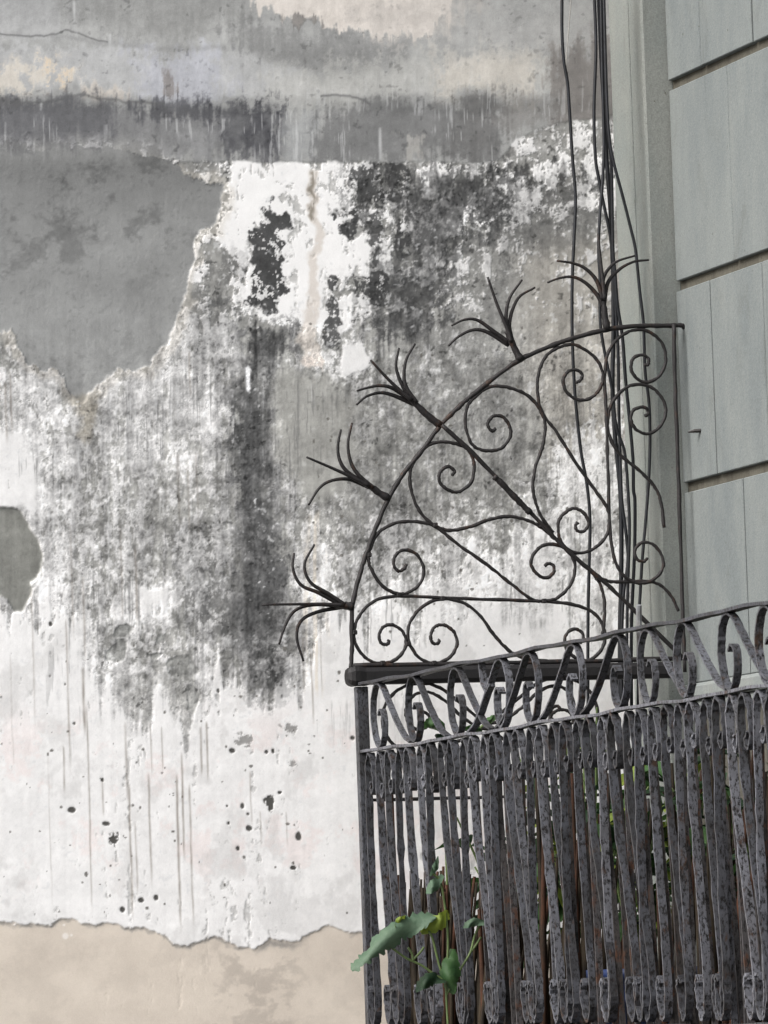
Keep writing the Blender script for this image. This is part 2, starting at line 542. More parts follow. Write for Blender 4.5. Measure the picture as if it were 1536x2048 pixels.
        t = tone - 12 + 26 * med + 30 * fine + 14 * vst
        nonlocal col
        if soft > 12: kk = kk * np.clip(.78 + 1.5 * med + .5 * (spf - .5), 0, 1.05)
        kk = np.clip(kk, 0, 1)
        tt = np.stack([t * tint[0], t * tint[1], t * tint[2]], -1)
        col = col * (1 - kk[:, None]) + tt * kk[:, None]
    # dark blots in the upper white field
    blots = [([(538, 390), (552, 420), (572, 452), (592, 462), (562, 476), (566, 500), (582, 516), (566, 560), (572, 600), (545, 622), (520, 612), (505, 592), (514, 540), (504, 490), (508, 460), (524, 425)], .95, 5),
             ([(672, 462), (700, 420), (716, 430), (712, 470), (700, 490), (680, 482)], .95, 5),
             ([(700, 345), (760, 330), (770, 400), (740, 420), (715, 390)], .80, 8),
             ([(770, 335), (820, 335), (830, 400), (800, 430), (780, 400)], .80, 8),
             ([(785, 420), (815, 440), (815, 500), (790, 500)], .85, 6),
             ([(825, 470), (905, 470), (900, 540), (820, 560), (790, 530)], .75, 14),
             ([(715, 545), (770, 530), (775, 600), (745, 610), (715, 580)], .85, 7),
             ([(658, 560), (672, 570), (678, 640), (672, 700), (656, 690), (655, 620)], .85, 6),
             ([(740, 590), (880, 570), (880, 650), (800, 700), (740, 660)], .55, 20),
             ([(745, 430), (762, 440), (765, 540), (748, 530)], .8, 5),
             ([(900, 380), (1000, 340), (1110, 330), (1100, 380), (960, 460), (910, 460)], .45, 25),
             ([(985, 335), (1130, 318), (1180, 340), (1130, 352), (1000, 362)], .55, 12),
             ([(690, 330), (1010, 330), (1040, 420), (930, 480), (900, 640), (760, 680), (720, 560), (780, 500), (790, 430), (700, 420)], .80, 30),
             ([(880, 320), (1210, 330), (1210, 520), (1000, 520), (900, 460)], .52, 40),
             ([(440, 520), (500, 480), (510, 560), (450, 620), (410, 640)], .50, 20)]
    for P, dpt, sf in blots:
        soot(P, dpt, sf, 88, thr=.45 if dpt < .8 else .18)
    # streak running down the middle
    soot([(478, 628), (604, 650), (590, 690), (560, 730), (550, 800), (562, 900), (570, 1000), (575, 1100), (590, 1200), (600, 1300), (570, 1400), (520, 1400), (490, 1370), (470, 1250), (465, 1150), (460, 1000), (450, 900), (452, 800), (475, 720)], .66, 24, 100, w1, .35)
    soot([(495, 650), (588, 662), (572, 694), (530, 720), (500, 745)], .75, 18, 84, w1)
    soot([(465, 800), (520, 790), (530, 900), (530, 1000), (480, 1000), (460, 900)], .70, 18, 84, w2)
    soot([(478, 960), (535, 990), (545, 1130), (530, 1260), (500, 1250), (480, 1120)], .70, 20, 88, w2)
    soot([(458, 770), (512, 760), (520, 900), (522, 1000), (480, 1000), (458, 900)], .50, 18, 80)
    soot([(484, 980), (535, 1000), (545, 1150), (530, 1270), (500, 1260), (486, 1120)], .46, 18, 82)
    soot([(500, 650), (520, 650), (520, 730), (508, 750)], .7, 10, 74, w1)
    soot([(380, 570), (480, 630), (500, 740), (440, 790), (360, 700)], .40, 30, 104, thr=.3)
    soot([(345, 1130), (500, 1120), (600, 1230), (590, 1370), (520, 1410), (480, 1340), (400, 1290), (345, 1250)], .55, 35, 104, thr=.45)
    soot([(290, 1060), (480, 1030), (470, 1180), (300, 1130)], .42, 30, 104, thr=.45)
    soot([(820, 640), (1000, 640), (1000, 830), (900, 860), (830, 780)], .32, 40, 104, w2)
    soot([(600, 740), (680, 770), (800, 900), (790, 1040), (690, 1050), (620, 960)], .12, 40, 120, w2)
    soot([(700, 960), (830, 940), (860, 1100), (720, 1180)], .38, 35, 112, thr=.4)
    soot([(880, 420), (1010, 420), (1010, 640), (900, 640)], .35, 40, 104, thr=.4)
    soot([(930, 720), (1080, 740), (1010, 980), (930, 960)], .25, 40, 108, thr=.2)
    # warm greyish plaster on the right of the field
    k = poly([(1030, 500), (1260, 480), (1260, 900), (1110, 930), (1060, 760)], 45, w2) * (1 - white)
    lay(.55 * k, (176, 171, 163), 18 * med + 16 * fine)
    k = poly([(560, 745), (660, 750), (700, 820), (690, 990), (600, 1000), (556, 900)], 18, w2)
    lay(.75 * k, (158, 157, 152), 10 * med + 8 * fine + 10 * big)
    # beige channel down the white
    k = poly([(618, 335), (636, 335), (640, 470), (636, 560), (626, 640), (640, 735), (610, 740), (596, 690), (612, 600), (622, 470)], 5)
    lay(.75 * k, (206, 198, 190), 8 * med + 6 * fine)
    k = poly([(622, 335), (632, 335), (632, 450), (624, 450)], 4) * sstep(.3, .7, spv)
    lay(.8 * k, (128, 122, 112))
    k = poly([(598, 715), (640, 720), (640, 742), (600, 735)], 4)
    lay(.8 * k, (214, 204, 196))
    # white sliver
    k = poly([(491, 735), (499, 730), (501, 780), (493, 785)], 2.5, (u, v))
    lay(k, (238, 238, 240))
    k = poly([(612, 1040), (640, 1030), (650, 1230), (640, 1400), (618, 1380), (608, 1200)], 10) * sstep(.35, .75, rank(fbm(u, v, 5, 160, 3, 77)))
    lay(.75 * k, (224, 216, 204))

    # ---------------- big bare cement patches (plaster fallen off)
    bare = poly([(-300, 288), (250, 300), (350, 326), (375, 345), (418, 368), (452, 372), (447, 402), (437, 450), (405, 462), (388, 490), (380, 560), (373, 600), (350, 640), (325, 700), (300, 735), (262, 742), (232, 742), (192, 772), (172, 804), (150, 790), (128, 752), (92, 736), (58, 728), (48, 700), (30, 668), (-300, 640)], 2.5, (w1[0] * .55 + u * .45 + 5 * (spb - .5), w1[1] * .55 + v * .45 + 9 * (spf - .5)))
    rim = poly([(-300, 288), (250, 300), (350, 318), (375, 330), (440, 350), (478, 372), (470, 410), (455, 470), (415, 480), (402, 500), (394, 565), (388, 610), (368, 650), (340, 705), (318, 745), (262, 760), (236, 760), (200, 790), (190, 850), (160, 870), (140, 800), (118, 768), (80, 750), (45, 742), (36, 710), (10, 675), (-300, 660)], 8)
    fade = sstep(322, 345, v) + sstep(330, 400, u) * (v < 345)
    fade = np.clip(fade, 0, 1)
    lay(.34 * rim * (1 - bare) * fade, (196, 189, 178), 26 * med + 24 * fine)
    cem = 143 + 22 * big + 16 * med + 7 * fine - 13 * sstep(470, 330, v) + 10 * sstep(540, 660, v)
    cem = cem - 24 * sstep(.50, 1.0, rank(fbm(u, v, 80, 70, 6, 53, .68))) * sstep(640, 470, v)
    tt = np.stack([cem * 1.0, cem * 1.002, cem * .994], -1)
    col = col * (1 - bare[:, None]) + tt * bare[:, None]
    relief = relief * (1 - .75 * bare) - 2.4 * bare * sstep(300, 400, v)
    bare2 = poly([(-300, 1012), (38, 1018), (54, 1048), (76, 1080), (86, 1110), (81, 1142), (66, 1160), (60, 1200), (50, 1226), (26, 1222), (4, 1192), (-300, 1190)], 2.5, warp(8, 30, 55))
    tt = np.stack([ones * 139, ones * 139, ones * 134], -1) + (10 * big + 9 * med + 5 * fine)[:, None]
    col = col * (1 - bare2[:, None]) + tt * bare2[:, None]
    relief = relief * (1 - .75 * bare2) - 4 * bare2
    # grooves scratched under the big patch
    for P in ([(150, 800), (200, 780), (186, 850), (172, 890), (156, 880)],):
        k = poly(P, 8); lay(.6 * k, (150, 144, 132), 30 * vst)
    # small patches low down
    for (cu, cv, ru, rv, tn) in ((364, 1336, 25, 25, 142), (242, 1268, 16, 15, 150), (239, 1305, 22, 20, 156), (308, 1312, 13, 10, 150), (378, 1400, 12, 32, 148), (320, 1280, 14, 10, 168)):
        dd = np.hypot((w1[0] - cu) / ru, (w1[1] - cv) / rv)
        k = 1 - sstep(.88, 1.12, dd)
        lay(.9 * k, (tn, tn, tn - 3), 8 * med + 6 * fine)
        relief = relief - 2.0 * k
    k = poly([(240, 1350), (380, 1360), (390, 1440), (365, 1450), (320, 1410), (260, 1420)], 24, w3)
    lay(.55 * k, (172, 171, 168), 18 * med + 14 * fine)

    # ---------------- head of the wall above the ledge
    ledge = poly([(-400, -400), (1500, -400), (1500, 190), (1215, 232), (1110, 246), (1030, 276), (1000, 324), (560, 325), (365, 323), (250, 296), (-400, 288)], 3, warp(6, 26, 61))
    t = 160 + 26 * big + 24 * med + 14 * fine
    head = np.stack([t, t, t * .99], -1)
    def hl(P, depth, soft, c, w=None, sel=None):
        nonlocal head
        kk = (1 - sstep(-soft, soft, bil(poly_sd(P), *(w or w2)) + 1.5 * soft * (spf - .5) + 46 * vst)) * depth
        if sel is not None: kk = np.clip(kk * sel, 0, 1)
        c = np.array(c, np.float32)
        head = head * (1 - kk[:, None]) + (c[None, :] + (14 * med + 14 * fine + 8 * vst)[:, None]) * kk[:, None]
    hl([(-300, -300), (130, -300), (130, 60), (-300, 60)], .6, 25, (176, 176, 176))
    hl([(120, -300), (480, -300), (480, 60), (200, 70)], .6, 30, (146, 146, 144))
    hl([(-300, 75), (210, 85), (420, 100), (600, 110), (600, 200), (-300, 205)], .75, 14, (184, 184, 184))
    hl([(240, 100), (420, 105), (430, 200), (280, 200)], .7, 26, (183, 184, 191))
    hl([(-60, 130), (140, 115), (170, 150), (60, 200), (-100, 205)], .8, 18, (212, 205, 194), w1, sstep(.05, .5, sp))
    hl([(80, 125), (140, 120), (130, 175), (85, 180)], .5, 14, (220, 198, 170), w1, sstep(.3, .6, sp))
    hl([(170, 170), (260, 180), (250, 205), (170, 205)], .6, 10, (206, 196, 184), w1)
    hl([(335, 150), (358, 158), (350, 196), (338, 190)], .7, 8, (140, 134, 130), w1)
    hl([(430, 60), (540, 40), (830, 80), (800, 130), (640, 140), (480, 120)], .8, 22, (138, 138, 137))
    hl([(500, 130), (720, 120), (1120, 100), (1130, 200), (700, 215), (490, 205)], .65, 26, (188, 187, 183))
    hl([(860, 110), (1070, 110), (1060, 200), (870, 200)], .7, 26, (202, 196, 187))
    hl([(740, 60), (1300, 0), (1300, 100), (880, 110)], .5, 30, (170, 169, 167))
    hl([(1110, 95), (1300, 95), (1300, 320), (1110, 250)], .8, 20, (128, 124, 121))
    hl([(474, -300), (960, -300), (900, 20), (860, 70), (760, 78), (680, 60), (640, 52), (575, 40), (530, 34), (492, 14)], .95, 5, (211, 204, 197), w1)
    hl([(700, 30), (900, -20), (960, 10), (880, 70), (760, 85)], .55, 20, (186, 181, 176), w1)
    hl([(575, 38), (635, 36), (632, 54), (590, 50)], .7, 4, (120, 118, 116), w1)
    # dark band above the ledge line
    hl([(-300, 208), (560, 210), (560, 320), (-300, 286)], .70, 14, (122, 122, 123))
    hl([(-300, 214), (240, 220), (230, 290), (-300, 290)], .55, 16, (98, 98, 101))
    hl([(270, 208), (440, 212), (430, 244), (280, 240)], .7, 10, (92, 92, 95), w1)
    hl([(410, 206), (560, 212), (572, 300), (530, 330), (470, 310), (430, 290), (430, 250)], .70, 22, (90, 90, 93), w1, .55 + .9 * spb)
    hl([(360, 260), (430, 260), (430, 310), (370, 312)], .6, 14, (160, 160, 160))
    hl([(570, 205), (625, 205), (625, 322), (572, 322)], .7, 14, (160, 161, 161))
    hl([(625, 214), (1010, 205), (1010, 325), (625, 325)], .75, 14, (118, 118, 118))
    hl([(800, 275), (850, 270), (845, 318), (805, 318)], .8, 8, (172, 170, 166), w1)
    hl([(900, 180), (980, 185), (1010, 230), (980, 310), (900, 300)], .5, 18, (108, 107, 106), w1)
    hl([(1000, 215), (1130, 190), (1120, 240), (1010, 265)], .6, 12, (134, 132, 130), w1)
    # white dribbles
    dr = sstep(.80, .93, rank(fbm(u, v, 5, 90, 3, 63, .6))) * sstep(95, 240, v) * sstep(.45, .75, rank(fbm(u, v, 120, 60, 3, 64)))
    head = head * (1 - .5 * dr[:, None]) + 200 * .5 * dr[:, None]
    # hair cracks: along the joints
    def crackline(P, wd, tone, depth):
        nonlocal head
        P = np.array(P, float)
        vv = np.interp(u, P[:, 0], P[:, 1]) + 7 * (fbm(u, 0 * v, 40, 40, 4, 67, .6) - .5) * 2
        kk = np.exp(-((v - vv) / wd) ** 2) * (u > P[0, 0]) * (u < P[-1, 0]) * depth
        head = head * (1 - kk[:, None]) + tone * kk[:, None]
    crackline([(-300, 66), (90, 70), (130, 62), (215, 84)], 2.0, 100, .65)
    crackline([(100, 70), (200, 86), (320, 98), (450, 94)], 6, 130, .3)
    crackline([(-300, 205), (90, 203), (170, 190), (250, 205), (330, 208)], 3, 110, .6)
    crackline([(640, 192), (700, 190), (740, 206)], 2.5, 110, .7)
    for P, tn in (([(10, 243), (13, 243), (12, 285), (9, 285)], 205), ([(79, 205), (84, 205), (82, 222), (78, 222)], 214), ([(209, 250), (214, 250), (213, 285), (208, 285)], 205),
                  ([(145, 0), (150, 0), (154, 76), (150, 76)], 196), ([(216, 68), (221, 68), (220, 100), (215, 100)], 200), ([(756, 255), (762, 255), (764, 322), (758, 322)], 196)):
        kk = poly(P, 2.5, (u, v)) * .75
        head = head * (1 - kk[:, None]) + tn * kk[:, None]
    soft_l = 1 - sstep(255, 345, v + 50 * med + 30 * big)
    kx = sstep(400, 250, u + 40 * med)
    ledge_e = np.clip(ledge * (1 - kx) + soft_l * kx, 0, 1)
    col = col * (1 - ledge_e[:, None]) + head * ledge_e[:, None]
    # left: no sharp step where the bare patch starts
    relief = relief * (1 - .85 * ledge_e) + ledge_e * (1.5 + 4.0 * sstep(40, 105, v + 10 * med + 22 * big) * sstep(232, 188, v + 10 * med + 12 * big))

    grey = 1 - sstep(175, 215, col[:, 0])
    pep = sstep(.90, .97, pits) * grey * .34 * (1 - .8 * bare) * (1 - .8 * bare2) * (1 - ledge_e * .6) * sstep(.35, .85, spb)
    col = col * (1 - pep[:, None])
    pw = sstep(.08, .02, pits) * (1 - bare) * (1 - bare2) * (1 - ledge_e) * .5 * sstep(.6, .25, spb)
    col = col * (1 - pw[:, None]) + 214 * pw[:, None]

    gr = fbm(u, v, 9, 11, 4, 91, .9) - .5
    gr2 = fbm(u, v, 48, 40, 5, 92, .75) - .5
    rep_ = poly([(562, 748), (660, 752), (700, 820), (688, 990), (610, 1000), (560, 900)], 18, w2)
    lay(.65 * rep_, (160, 159, 155), 10 * med + 6 * fine + 10 * big)
    worn = (1 - .7 * rep_) * sstep(.985, .85, W) * (1 - .75 * bare) * (1 - .75 * bare2) * (1 - .55 * ledge_e)
    amp = (.10 + .90 * worn) * low + .30 * (1 - low) * worn
    mul = np.clip(1 + amp * (.54 * gr + .78 * gr2 + .26 * vst + .34 * runs), .5, 1.45)
    col = col * mul[:, None]
    ds = sstep(.70, .82, rank(gr + .35 * gr2)) * worn * low * .34 * sstep(.25, .7, spb)
    col = col * (1 - ds[:, None]) + 92 * ds[:, None]
    relief = relief + 2 * amp * gr * (1 - .8 * ledge_e)

    # ---------------- specks, holes and drips on the lower white
    rg = np.random.default_rng(5)
    spots = [(273, 1525, 5), (212, 1647, 7), (229, 1678, 9), (596, 1673, 8), (485, 1613, 6), (495, 1628, 5), (498, 1656, 5), (540, 1608, 9), (457, 1646, 4), (475, 1697, 4), (464, 1502, 5), (533, 1504, 4), (546, 1502, 4), (245, 1819, 5), (436, 1382, 5), (100, 1352, 5), (148, 1447, 4), (101, 1248, 5), (705, 1476, 5), (575, 1648, 3), (454, 1612, 4), (586, 1736, 4), (145, 1620, 6), (265, 1790, 12), (280, 1800, 6), (312, 1794, 4), (490, 1480, 12), (578, 1455, 12), (585, 1530, 10), (205, 1560, 4), (130, 1368, 4), (449, 1770, 3), (172, 1748, 3), (238, 1760, 3), (560, 1585, 4), (722, 1400, 3)]
    for _ in range(120):
        spots.append((rg.uniform(-50, 740), rg.uniform(1290, 1830), rg.uniform(1.2, 2.8)))
    for _ in range(150):
        spots.append((rg.uniform(620, 1240), rg.uniform(640, 1330), rg.uniform(1.3, 3.0)))
    for (cu, cv, r) in spots:
        bb = (np.abs(u - cu) < r * 3) & (np.abs(v - cv) < r * 3)
        ii = np.nonzero(bb)[0]
        if len(ii) == 0: continue
        asp = rg.uniform(.8, 1.3)
        d = np.hypot((u[ii] - cu) * asp, (v[ii] - cv) / asp) / r + (2.2 * med[ii] if r < 9 else 1.4 * (sp[ii] - .5) + 2 * med[ii])
        dk = .88 if r < 10 else .45
        k = (1 - sstep(.7, 1.15, d)) * dk
        tn = 74 if r > 3 else 112
        col[ii] = col[ii] * (1 - k[:, None]) + np.array((tn, tn * .98, tn * .94)) * k[:, None]
        if r > 3: relief[ii] -= 1.5 * k
    drips = [(62, 1170, 1480, 3, .35), (131, 1230, 1560, 3, .5), (165, 1330, 1480, 4, .75), (172, 1400, 1850, 2.6, .6), (126, 1490, 1590, 3, .6), (250, 1440, 1620, 4, .45), (257, 1560, 1860, 3.2, .7), (270, 1640, 1800, 2.8, .5), (296, 1540, 1790, 3, .6), (352, 1540, 1880, 3.6, .75), (362, 1500, 1740, 3.2, .75), (378, 1560, 1870, 3, .65), (412, 1440, 1570, 3, .7), (400, 1450, 1560, 3, .6), (500, 1540, 1660, 2.6, .5), (622, 1300, 1460, 2.4, .6), (605, 1270, 1400, 3, .5), (640, 1240, 1400, 2, .4), (572, 1620, 1700, 2.2, .4), (300, 1440, 1560, 2.4, .5), (322, 1450, 1550, 2.4, .5), (95, 1500, 1850, 2, .25), (20, 1300, 1560, 2.2, .25), (205, 1560, 1640, 3, .5), (520, 1620, 1700, 2.6, .4), (140, 1050, 1300, 3, .4), (165, 1150, 1330, 4, .5), (240, 1040, 1260, 3, .45), (270, 1090, 1260, 4, .6), (355, 900, 1060, 4, .4), (375, 930, 1080, 3, .4), (392, 900, 1080, 3, .35), (10, 760, 900, 4, .5), (20, 740, 880, 3, .5), (378, 700, 800, 3, .5)]
    for (cu, v0, v1, wd, dp) in drips:
        ii = np.nonzero((np.abs(u - cu - 8) < 26) & (v > v0) & (v < v1))[0]
        if len(ii) == 0: continue
        t = (v[ii] - v0) / (v1 - v0)
        c = cu + (v[ii] - v0) * .03 + 3.0 * (fbm(0 * u[ii] + cu, v[ii], 60, 60, 3, 71) - .5)
        k = np.exp(-((u[ii] - c) / (wd * .62)) ** 2) * dp * .82 * sstep(0, .08, t) * sstep(1, .75, t) * (.45 + .9 * fbm(0 * u[ii] + cu * 7, v[ii], 26, 26, 3, 72))
        k = np.clip(k, 0, 1)
        col[ii] = col[ii] * (1 - k[:, None]) + np.array((122, 114, 106)) * k[:, None]
    # many faint hair drips in the speckled field
    hd = sstep(.86, .96, rank(fbm(u, v, 4.5, 130, 3, 73, .6))) * sstep(690, 800, v) * sstep(1560, 1300, v) * (1 - ledge_e) * (1 - bare) * (1 - bare2)
    hd = hd * sstep(.45, .85, rank(fbm(u, v, 70, 130, 3, 75)))
    col = col * (1 - .36 * hd[:, None]) + 100 * .36 * hd[:, None]
    hd = sstep(.88, .97, rank(fbm(u, v, 4.0, 110, 3, 74, .6))) * sstep(690, 800, v) * sstep(1400, 1200, v) * (1 - bare) * (1 - bare2) * sstep(700, 640, u)
    hd = hd * sstep(.55, .9, rank(fbm(u, v, 60, 120, 3, 76))) * sstep(90, 130, col[:, 0])
    col = col * (1 - .40 * hd[:, None]) + 214 * .40 * hd[:, None]

    # ---------------- ochre wash at the foot
    P = np.array([(-400, 1838), (0, 1845), (80, 1849), (140, 1840), (185, 1846), (250, 1853), (288, 1855), (312, 1866), (330, 1871), (347, 1889), (375, 1894), (398, 1882), (430, 1868), (455, 1886), (480, 1890), (512, 1898), (540, 1880), (590, 1886), (630, 1860), (665, 1853), (700, 1866), (735, 1860), (900, 1876), (1300, 1880)], float)
    vv = np.interp(u, P[:, 0], P[:, 1]) + 9 * (fbm(u, v, 22, 22, 4, 81, .65) - .5) * 2
    foot = sstep(-1.5, 1.5, v - vv)
    t = 5 * big + 12 * med + 7 * fine + 14 * (fbm(u, v, 110, 70, 4, 83) - .5)
    ft = np.stack([ones * 208 + t, ones * 198 + t, ones * 186 + t * .95], -1)
    gk = sstep(.55, .95, rank(fbm(u, v, 60, 50, 5, 85, .65))) * sstep(1860, 1900, v) * (.25 + .75 * sstep(380, 480, u) * sstep(640, 560, u))
    ft = ft * (1 - .4 * gk[:, None]) + np.array((158, 150, 142)) * .4 * gk[:, None]
    col = col * (1 - foot[:, None]) + ft * foot[:, None]
    edge = np.exp(-((v - vv - 3) / 3.2) ** 2) * sstep(.35, .8, rank(fbm(u, v, 40, 40, 3, 87))) * .45
    edge = edge + np.exp(-((v - vv - 8) / 6) ** 2) * sstep(505, 530, u) * sstep(620, 570, u) * .5
    col = col * (1 - edge[:, None]) + 112 * edge[:, None]
    relief = relief * (1 - .5 * foot) - 1.7 * foot
    for (cu, cv, r) in ((131, 1872, 7), (143, 1870, 3), (128, 1850, 3)):
        d = np.hypot(u - cu, v - cv); k = 1 - sstep(r * .6, r * 1.2, d)
        lay(.85 * k, (228, 222, 216))
    col = 236 - (236 - col) * 1.06
    return np.clip(col, 20, 245), relief
#PAINT_END

def wall_axis(lo, hi, a, b, fine, coarse):
    n = int(round((b - a) / fine)) + 1
    mid = np.linspace(a, b, n)
    def grow(start, end):
        out, p, st = [], start, fine
        sg = 1 if end > start else -1
        while (end - p) * sg > 0:
            st = min(st * 1.35, coarse); p = p + sg * st; out.append(p)
        if out: out[-1] = end
        return out
    return np.array(grow(a, lo)[::-1] + list(mid) + grow(b, hi))

def side_wall():
    cx = [at(px, py, 1, YB) for px in (-30, 1270) for py in (-30, 2080)]
    xa, xb = min(p.x for p in cx), max(p.x for p in cx)
    za, zb = min(p.z for p in cx), max(p.z for p in cx)
    xs = wall_axis(1.2, 5.9, xa, min(xb, 5.56), 0.00275, 0.35)
    zs = wall_axis(0.0, 9.6, za, zb, 0.00275, 0.35)
    X, Z = np.meshgrid(xs, zs)
    u, v = chart(X.ravel(), Z.ravel())
    col, rel = paint(np.asarray(u), np.asarray(v))
    lin = col / 255.0
    lin = np.where(lin <= 0.04045, lin / 12.92, ((lin + 0.055) / 1.055) ** 2.4)
    n = X.size
    co = np.empty((n, 3), np.float32)
    co[:, 0] = X.ravel(); co[:, 2] = Z.ravel()
    co[:, 1] = YB - rel * 0.001
    nx, nz = len(xs), len(zs)
    idx = np.arange(n).reshape(nz, nx)
    q = np.stack([idx[:-1, :-1], idx[:-1, 1:], idx[1:, 1:], idx[1:, :-1]], -1).reshape(-1, 4)
    me = bpy.data.meshes.new('side_wall')
    me.vertices.add(n); me.vertices.foreach_set('co', co.ravel())
    nq = len(q)
    me.loops.add(nq * 4); me.loops.foreach_set('vertex_index', q.ravel().astype(np.int32))
    me.polygons.add(nq)
    me.polygons.foreach_set('loop_start', (np.arange(nq) * 4).astype(np.int32))
    me.polygons.foreach_set('use_smooth', np.ones(nq, bool))
    at_ = me.color_attributes.new('wash', 'FLOAT_COLOR', 'POINT')
    c4 = np.ones((n, 4), np.float32); c4[:, :3] = lin
    at_.data.foreach_set('color', c4.ravel())
    me.update(); me.validate()
    M, nt, b = mat_new('weathered_limewash')
    a = nt.nodes.new('ShaderNodeVertexColor'); a.layer_name = 'wash'
    g1 = noise(nt, 420, 4, 0.75)
    c = mix(nt, 0.30, a.outputs['Color'], ramp(nt, g1, [(0.28, (0.22, 0.22, 0.22)), (0.72, (0.78, 0.78, 0.78))]), 'SOFT_LIGHT')
    nt.links.new(c, b.inputs['Base Color'])
    b.inputs['Roughness'].default_value = 0.95
    b.inputs['Specular IOR Level'].default_value = 0.1
    bump(nt, b, noise(nt, 170, 6, 0.72), 0.0010, 0.4)
    me.materials.append(M)
    o = link('side_wall', me)
    tag(o, 'tall weathered side wall with peeling whitewash, grey cement patches and black mould', 'wall')
    bk = MB().box((1.2, YB + 0.012, 0), (5.9, YB + 0.35, 9.6))
    bk.build('wall_core', M_SLAB, o)
    return o
side_wall()

# ------------------------------------------------------------------ house front
house = empty('house_front', (XF, YP, 0))
tag(house, 'pale grey green house front of large scored blocks with a corner pilaster', 'house')
GR = [7.575, 7.034, 6.494]
ROWS = [(GR[2] + .014, GR[1] - .014, 0), (GR[1] + .014, GR[0] - .014, 1), (GR[0] + .014, 8.101, 0), (8.129, 8.642, 1), (5.972, GR[2] - .014, 1)]
rb = random.Random(3)
for z0, z1, odd in ROWS:
    y = 15.43 if not odd else 15.235
    edges = [YP - .002, y]
    while edges[-1] > 11.0: edges.append(edges[-1] - 0.403)
    for a, b_ in zip(edges[:-1], edges[1:]):
        pr = rb.uniform(-.0015, .0015)
        MB().box((XF + pr, b_ + .0042, z0), (XF + .06, a - .0042, z1), .0022).build('stone_block', M_PAINT, house)
MB().box((XF + .016, 10.6, 5.972), (XF + .40, YB - .002, 8.66)).build('joint_backing', M_GROOVE, house)
# pilaster with a narrow fillet on its camera edge
MB().box((XP, YP, 5.0), (XF + .02, YB - .003, 8.8), .006).build('pilaster', M_PILASTER, house)
MB().box((XP - .004, YP + .10, 5.0), (XP + .01, YB - .003, 8.8), .002).build('pilaster_strip', M_PILASTER, house)
# plinth and moulding
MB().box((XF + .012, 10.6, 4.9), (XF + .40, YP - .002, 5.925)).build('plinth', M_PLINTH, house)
MB().box((XF - .030, 10.6, 5.925), (XF + .38, YP - .004, 5.968), .010).build('plinth_moulding', M_MOULD, house)
MB().box((XF - .012, 10.6, 5.900), (XF + .38, YP - .006, 5.923), .006).build('plinth_moulding', M_MOULD, house)
MB().box((XF + .05, 4.0, 0), (XF + .5, 10.6, 9.6)).build('front_wall', M_PAINT, house)
MB().box((XF + .06, 10.6, 8.66), (XF + .5, YB - .004, 9.6)).build('front_wall', M_PAINT, house)
MB().box((XF + .05, 10.602, 0), (XF + .45, YB - .006, 4.82)).build('front_wall', M_PAINT, house)
# slab of the balcony
MB().box((XR - .07, 11.2, 4.85), (XF + .01, YP - .03, Z_FLOOR), .012).build('balcony_slab', M_SLAB, house)
# iron peg in the wall beside the pilaster
p = at(1403, 861, 0, XF)
pg = MB().tube([(XF + .01, p.y, p.z), (XF - .016, p.y + .012, p.z), (XF - .030, p.y + .022, p.z - .002)], [.006, .0055, .002], 6)
pg.build('iron_peg', M_PEG, house)

# ------------------------------------------------------------------ iron divider (fan)
fan = empty('iron_divider', (XR, YF, Z_TOP))
tag(fan, 'fan shaped wrought iron balcony divider with scrolls and spiky palm tufts', 'iron grille')
def F(px, py, dy=0.0):
    p = at(px, py, 1, YF)
    return Vector((p.x, p.y + dy, p.z))
def fbar(name, pts, r, dy=0.0, n=6, parent=None, taper=None):
    pp = [F(x, y, dy) for x, y in (spline(pts, n) if len(pts) > 2 else pts)]
    rr = r if taper is None else [r * (taper[0] + (taper[1] - taper[0]) * i / (len(pp) - 1)) for i in range(len(pp))]
    return MB().tube(pp, rr, 8, True, .16).build(name, M_FAN, parent or fan, True)
fbar('arc_bar', [(702, 1340), (704, 1290), (705, 1213), (720, 1148), (736, 1099), (754, 1050), (777, 998), (806, 949), (845, 900), (881, 851), (923, 809), (950, 786), (1000, 747), (1041, 719), (1106, 690), (1145, 677), (1204, 661), (1262, 653), (1334, 651), (1352, 651)], .0062)
fbar('wall_pin', [(1330, 651), (1366, 651), (1366, 656)], .006, .004)
fbar('wall_bar', [(1345, 650), (1347, 760), (1352, 900), (1357, 1040), (1362, 1215), (1367, 1345)], .0055, -.012)
fbar('diagonal_bar', [(881, 851), (945, 909), (1073, 1040), (1133, 1102), (1195, 1155), (1241, 1197), (1366, 1318)], .0058, -.010)
fbar('forged_swelling', [(985, 953), (1000, 966), (1022, 990), (1045, 1013), (1058, 1026)], .0085, -.010, 5)
fbar('base_bar', [(702, 1331), (900, 1328), (1138, 1323), (1365, 1317)], .0062)
S1 = [(778, 1279), (776, 1288), (765, 1288), (758, 1275), (765, 1255), (785, 1250), (805, 1263), (812, 1288), (797, 1315), (765, 1327), (730, 1315), (709, 1280), (714, 1240), (745, 1204), (795, 1192), (870, 1195), (980, 1199), (1090, 1203), (1150, 1210), (1190, 1228), (1209, 1262), (1205, 1296), (1180, 1320), (1152, 1316), (1132, 1296), (1131, 1272), (1146, 1258), (1163, 1264), (1167, 1278), (1160, 1286)]
S2 = [(879, 1279), (876, 1287), (866, 1286), (861, 1273), (869, 1254), (888, 1250), (907, 1263), (914, 1288), (900, 1314), (868, 1327), (836, 1313), (817, 1280), (821, 1243), (848, 1211), (885, 1198), (925, 1205), (957, 1228), (985, 1266), (1006, 1290), (1028, 1308), (1058, 1318), (1100, 1323)]
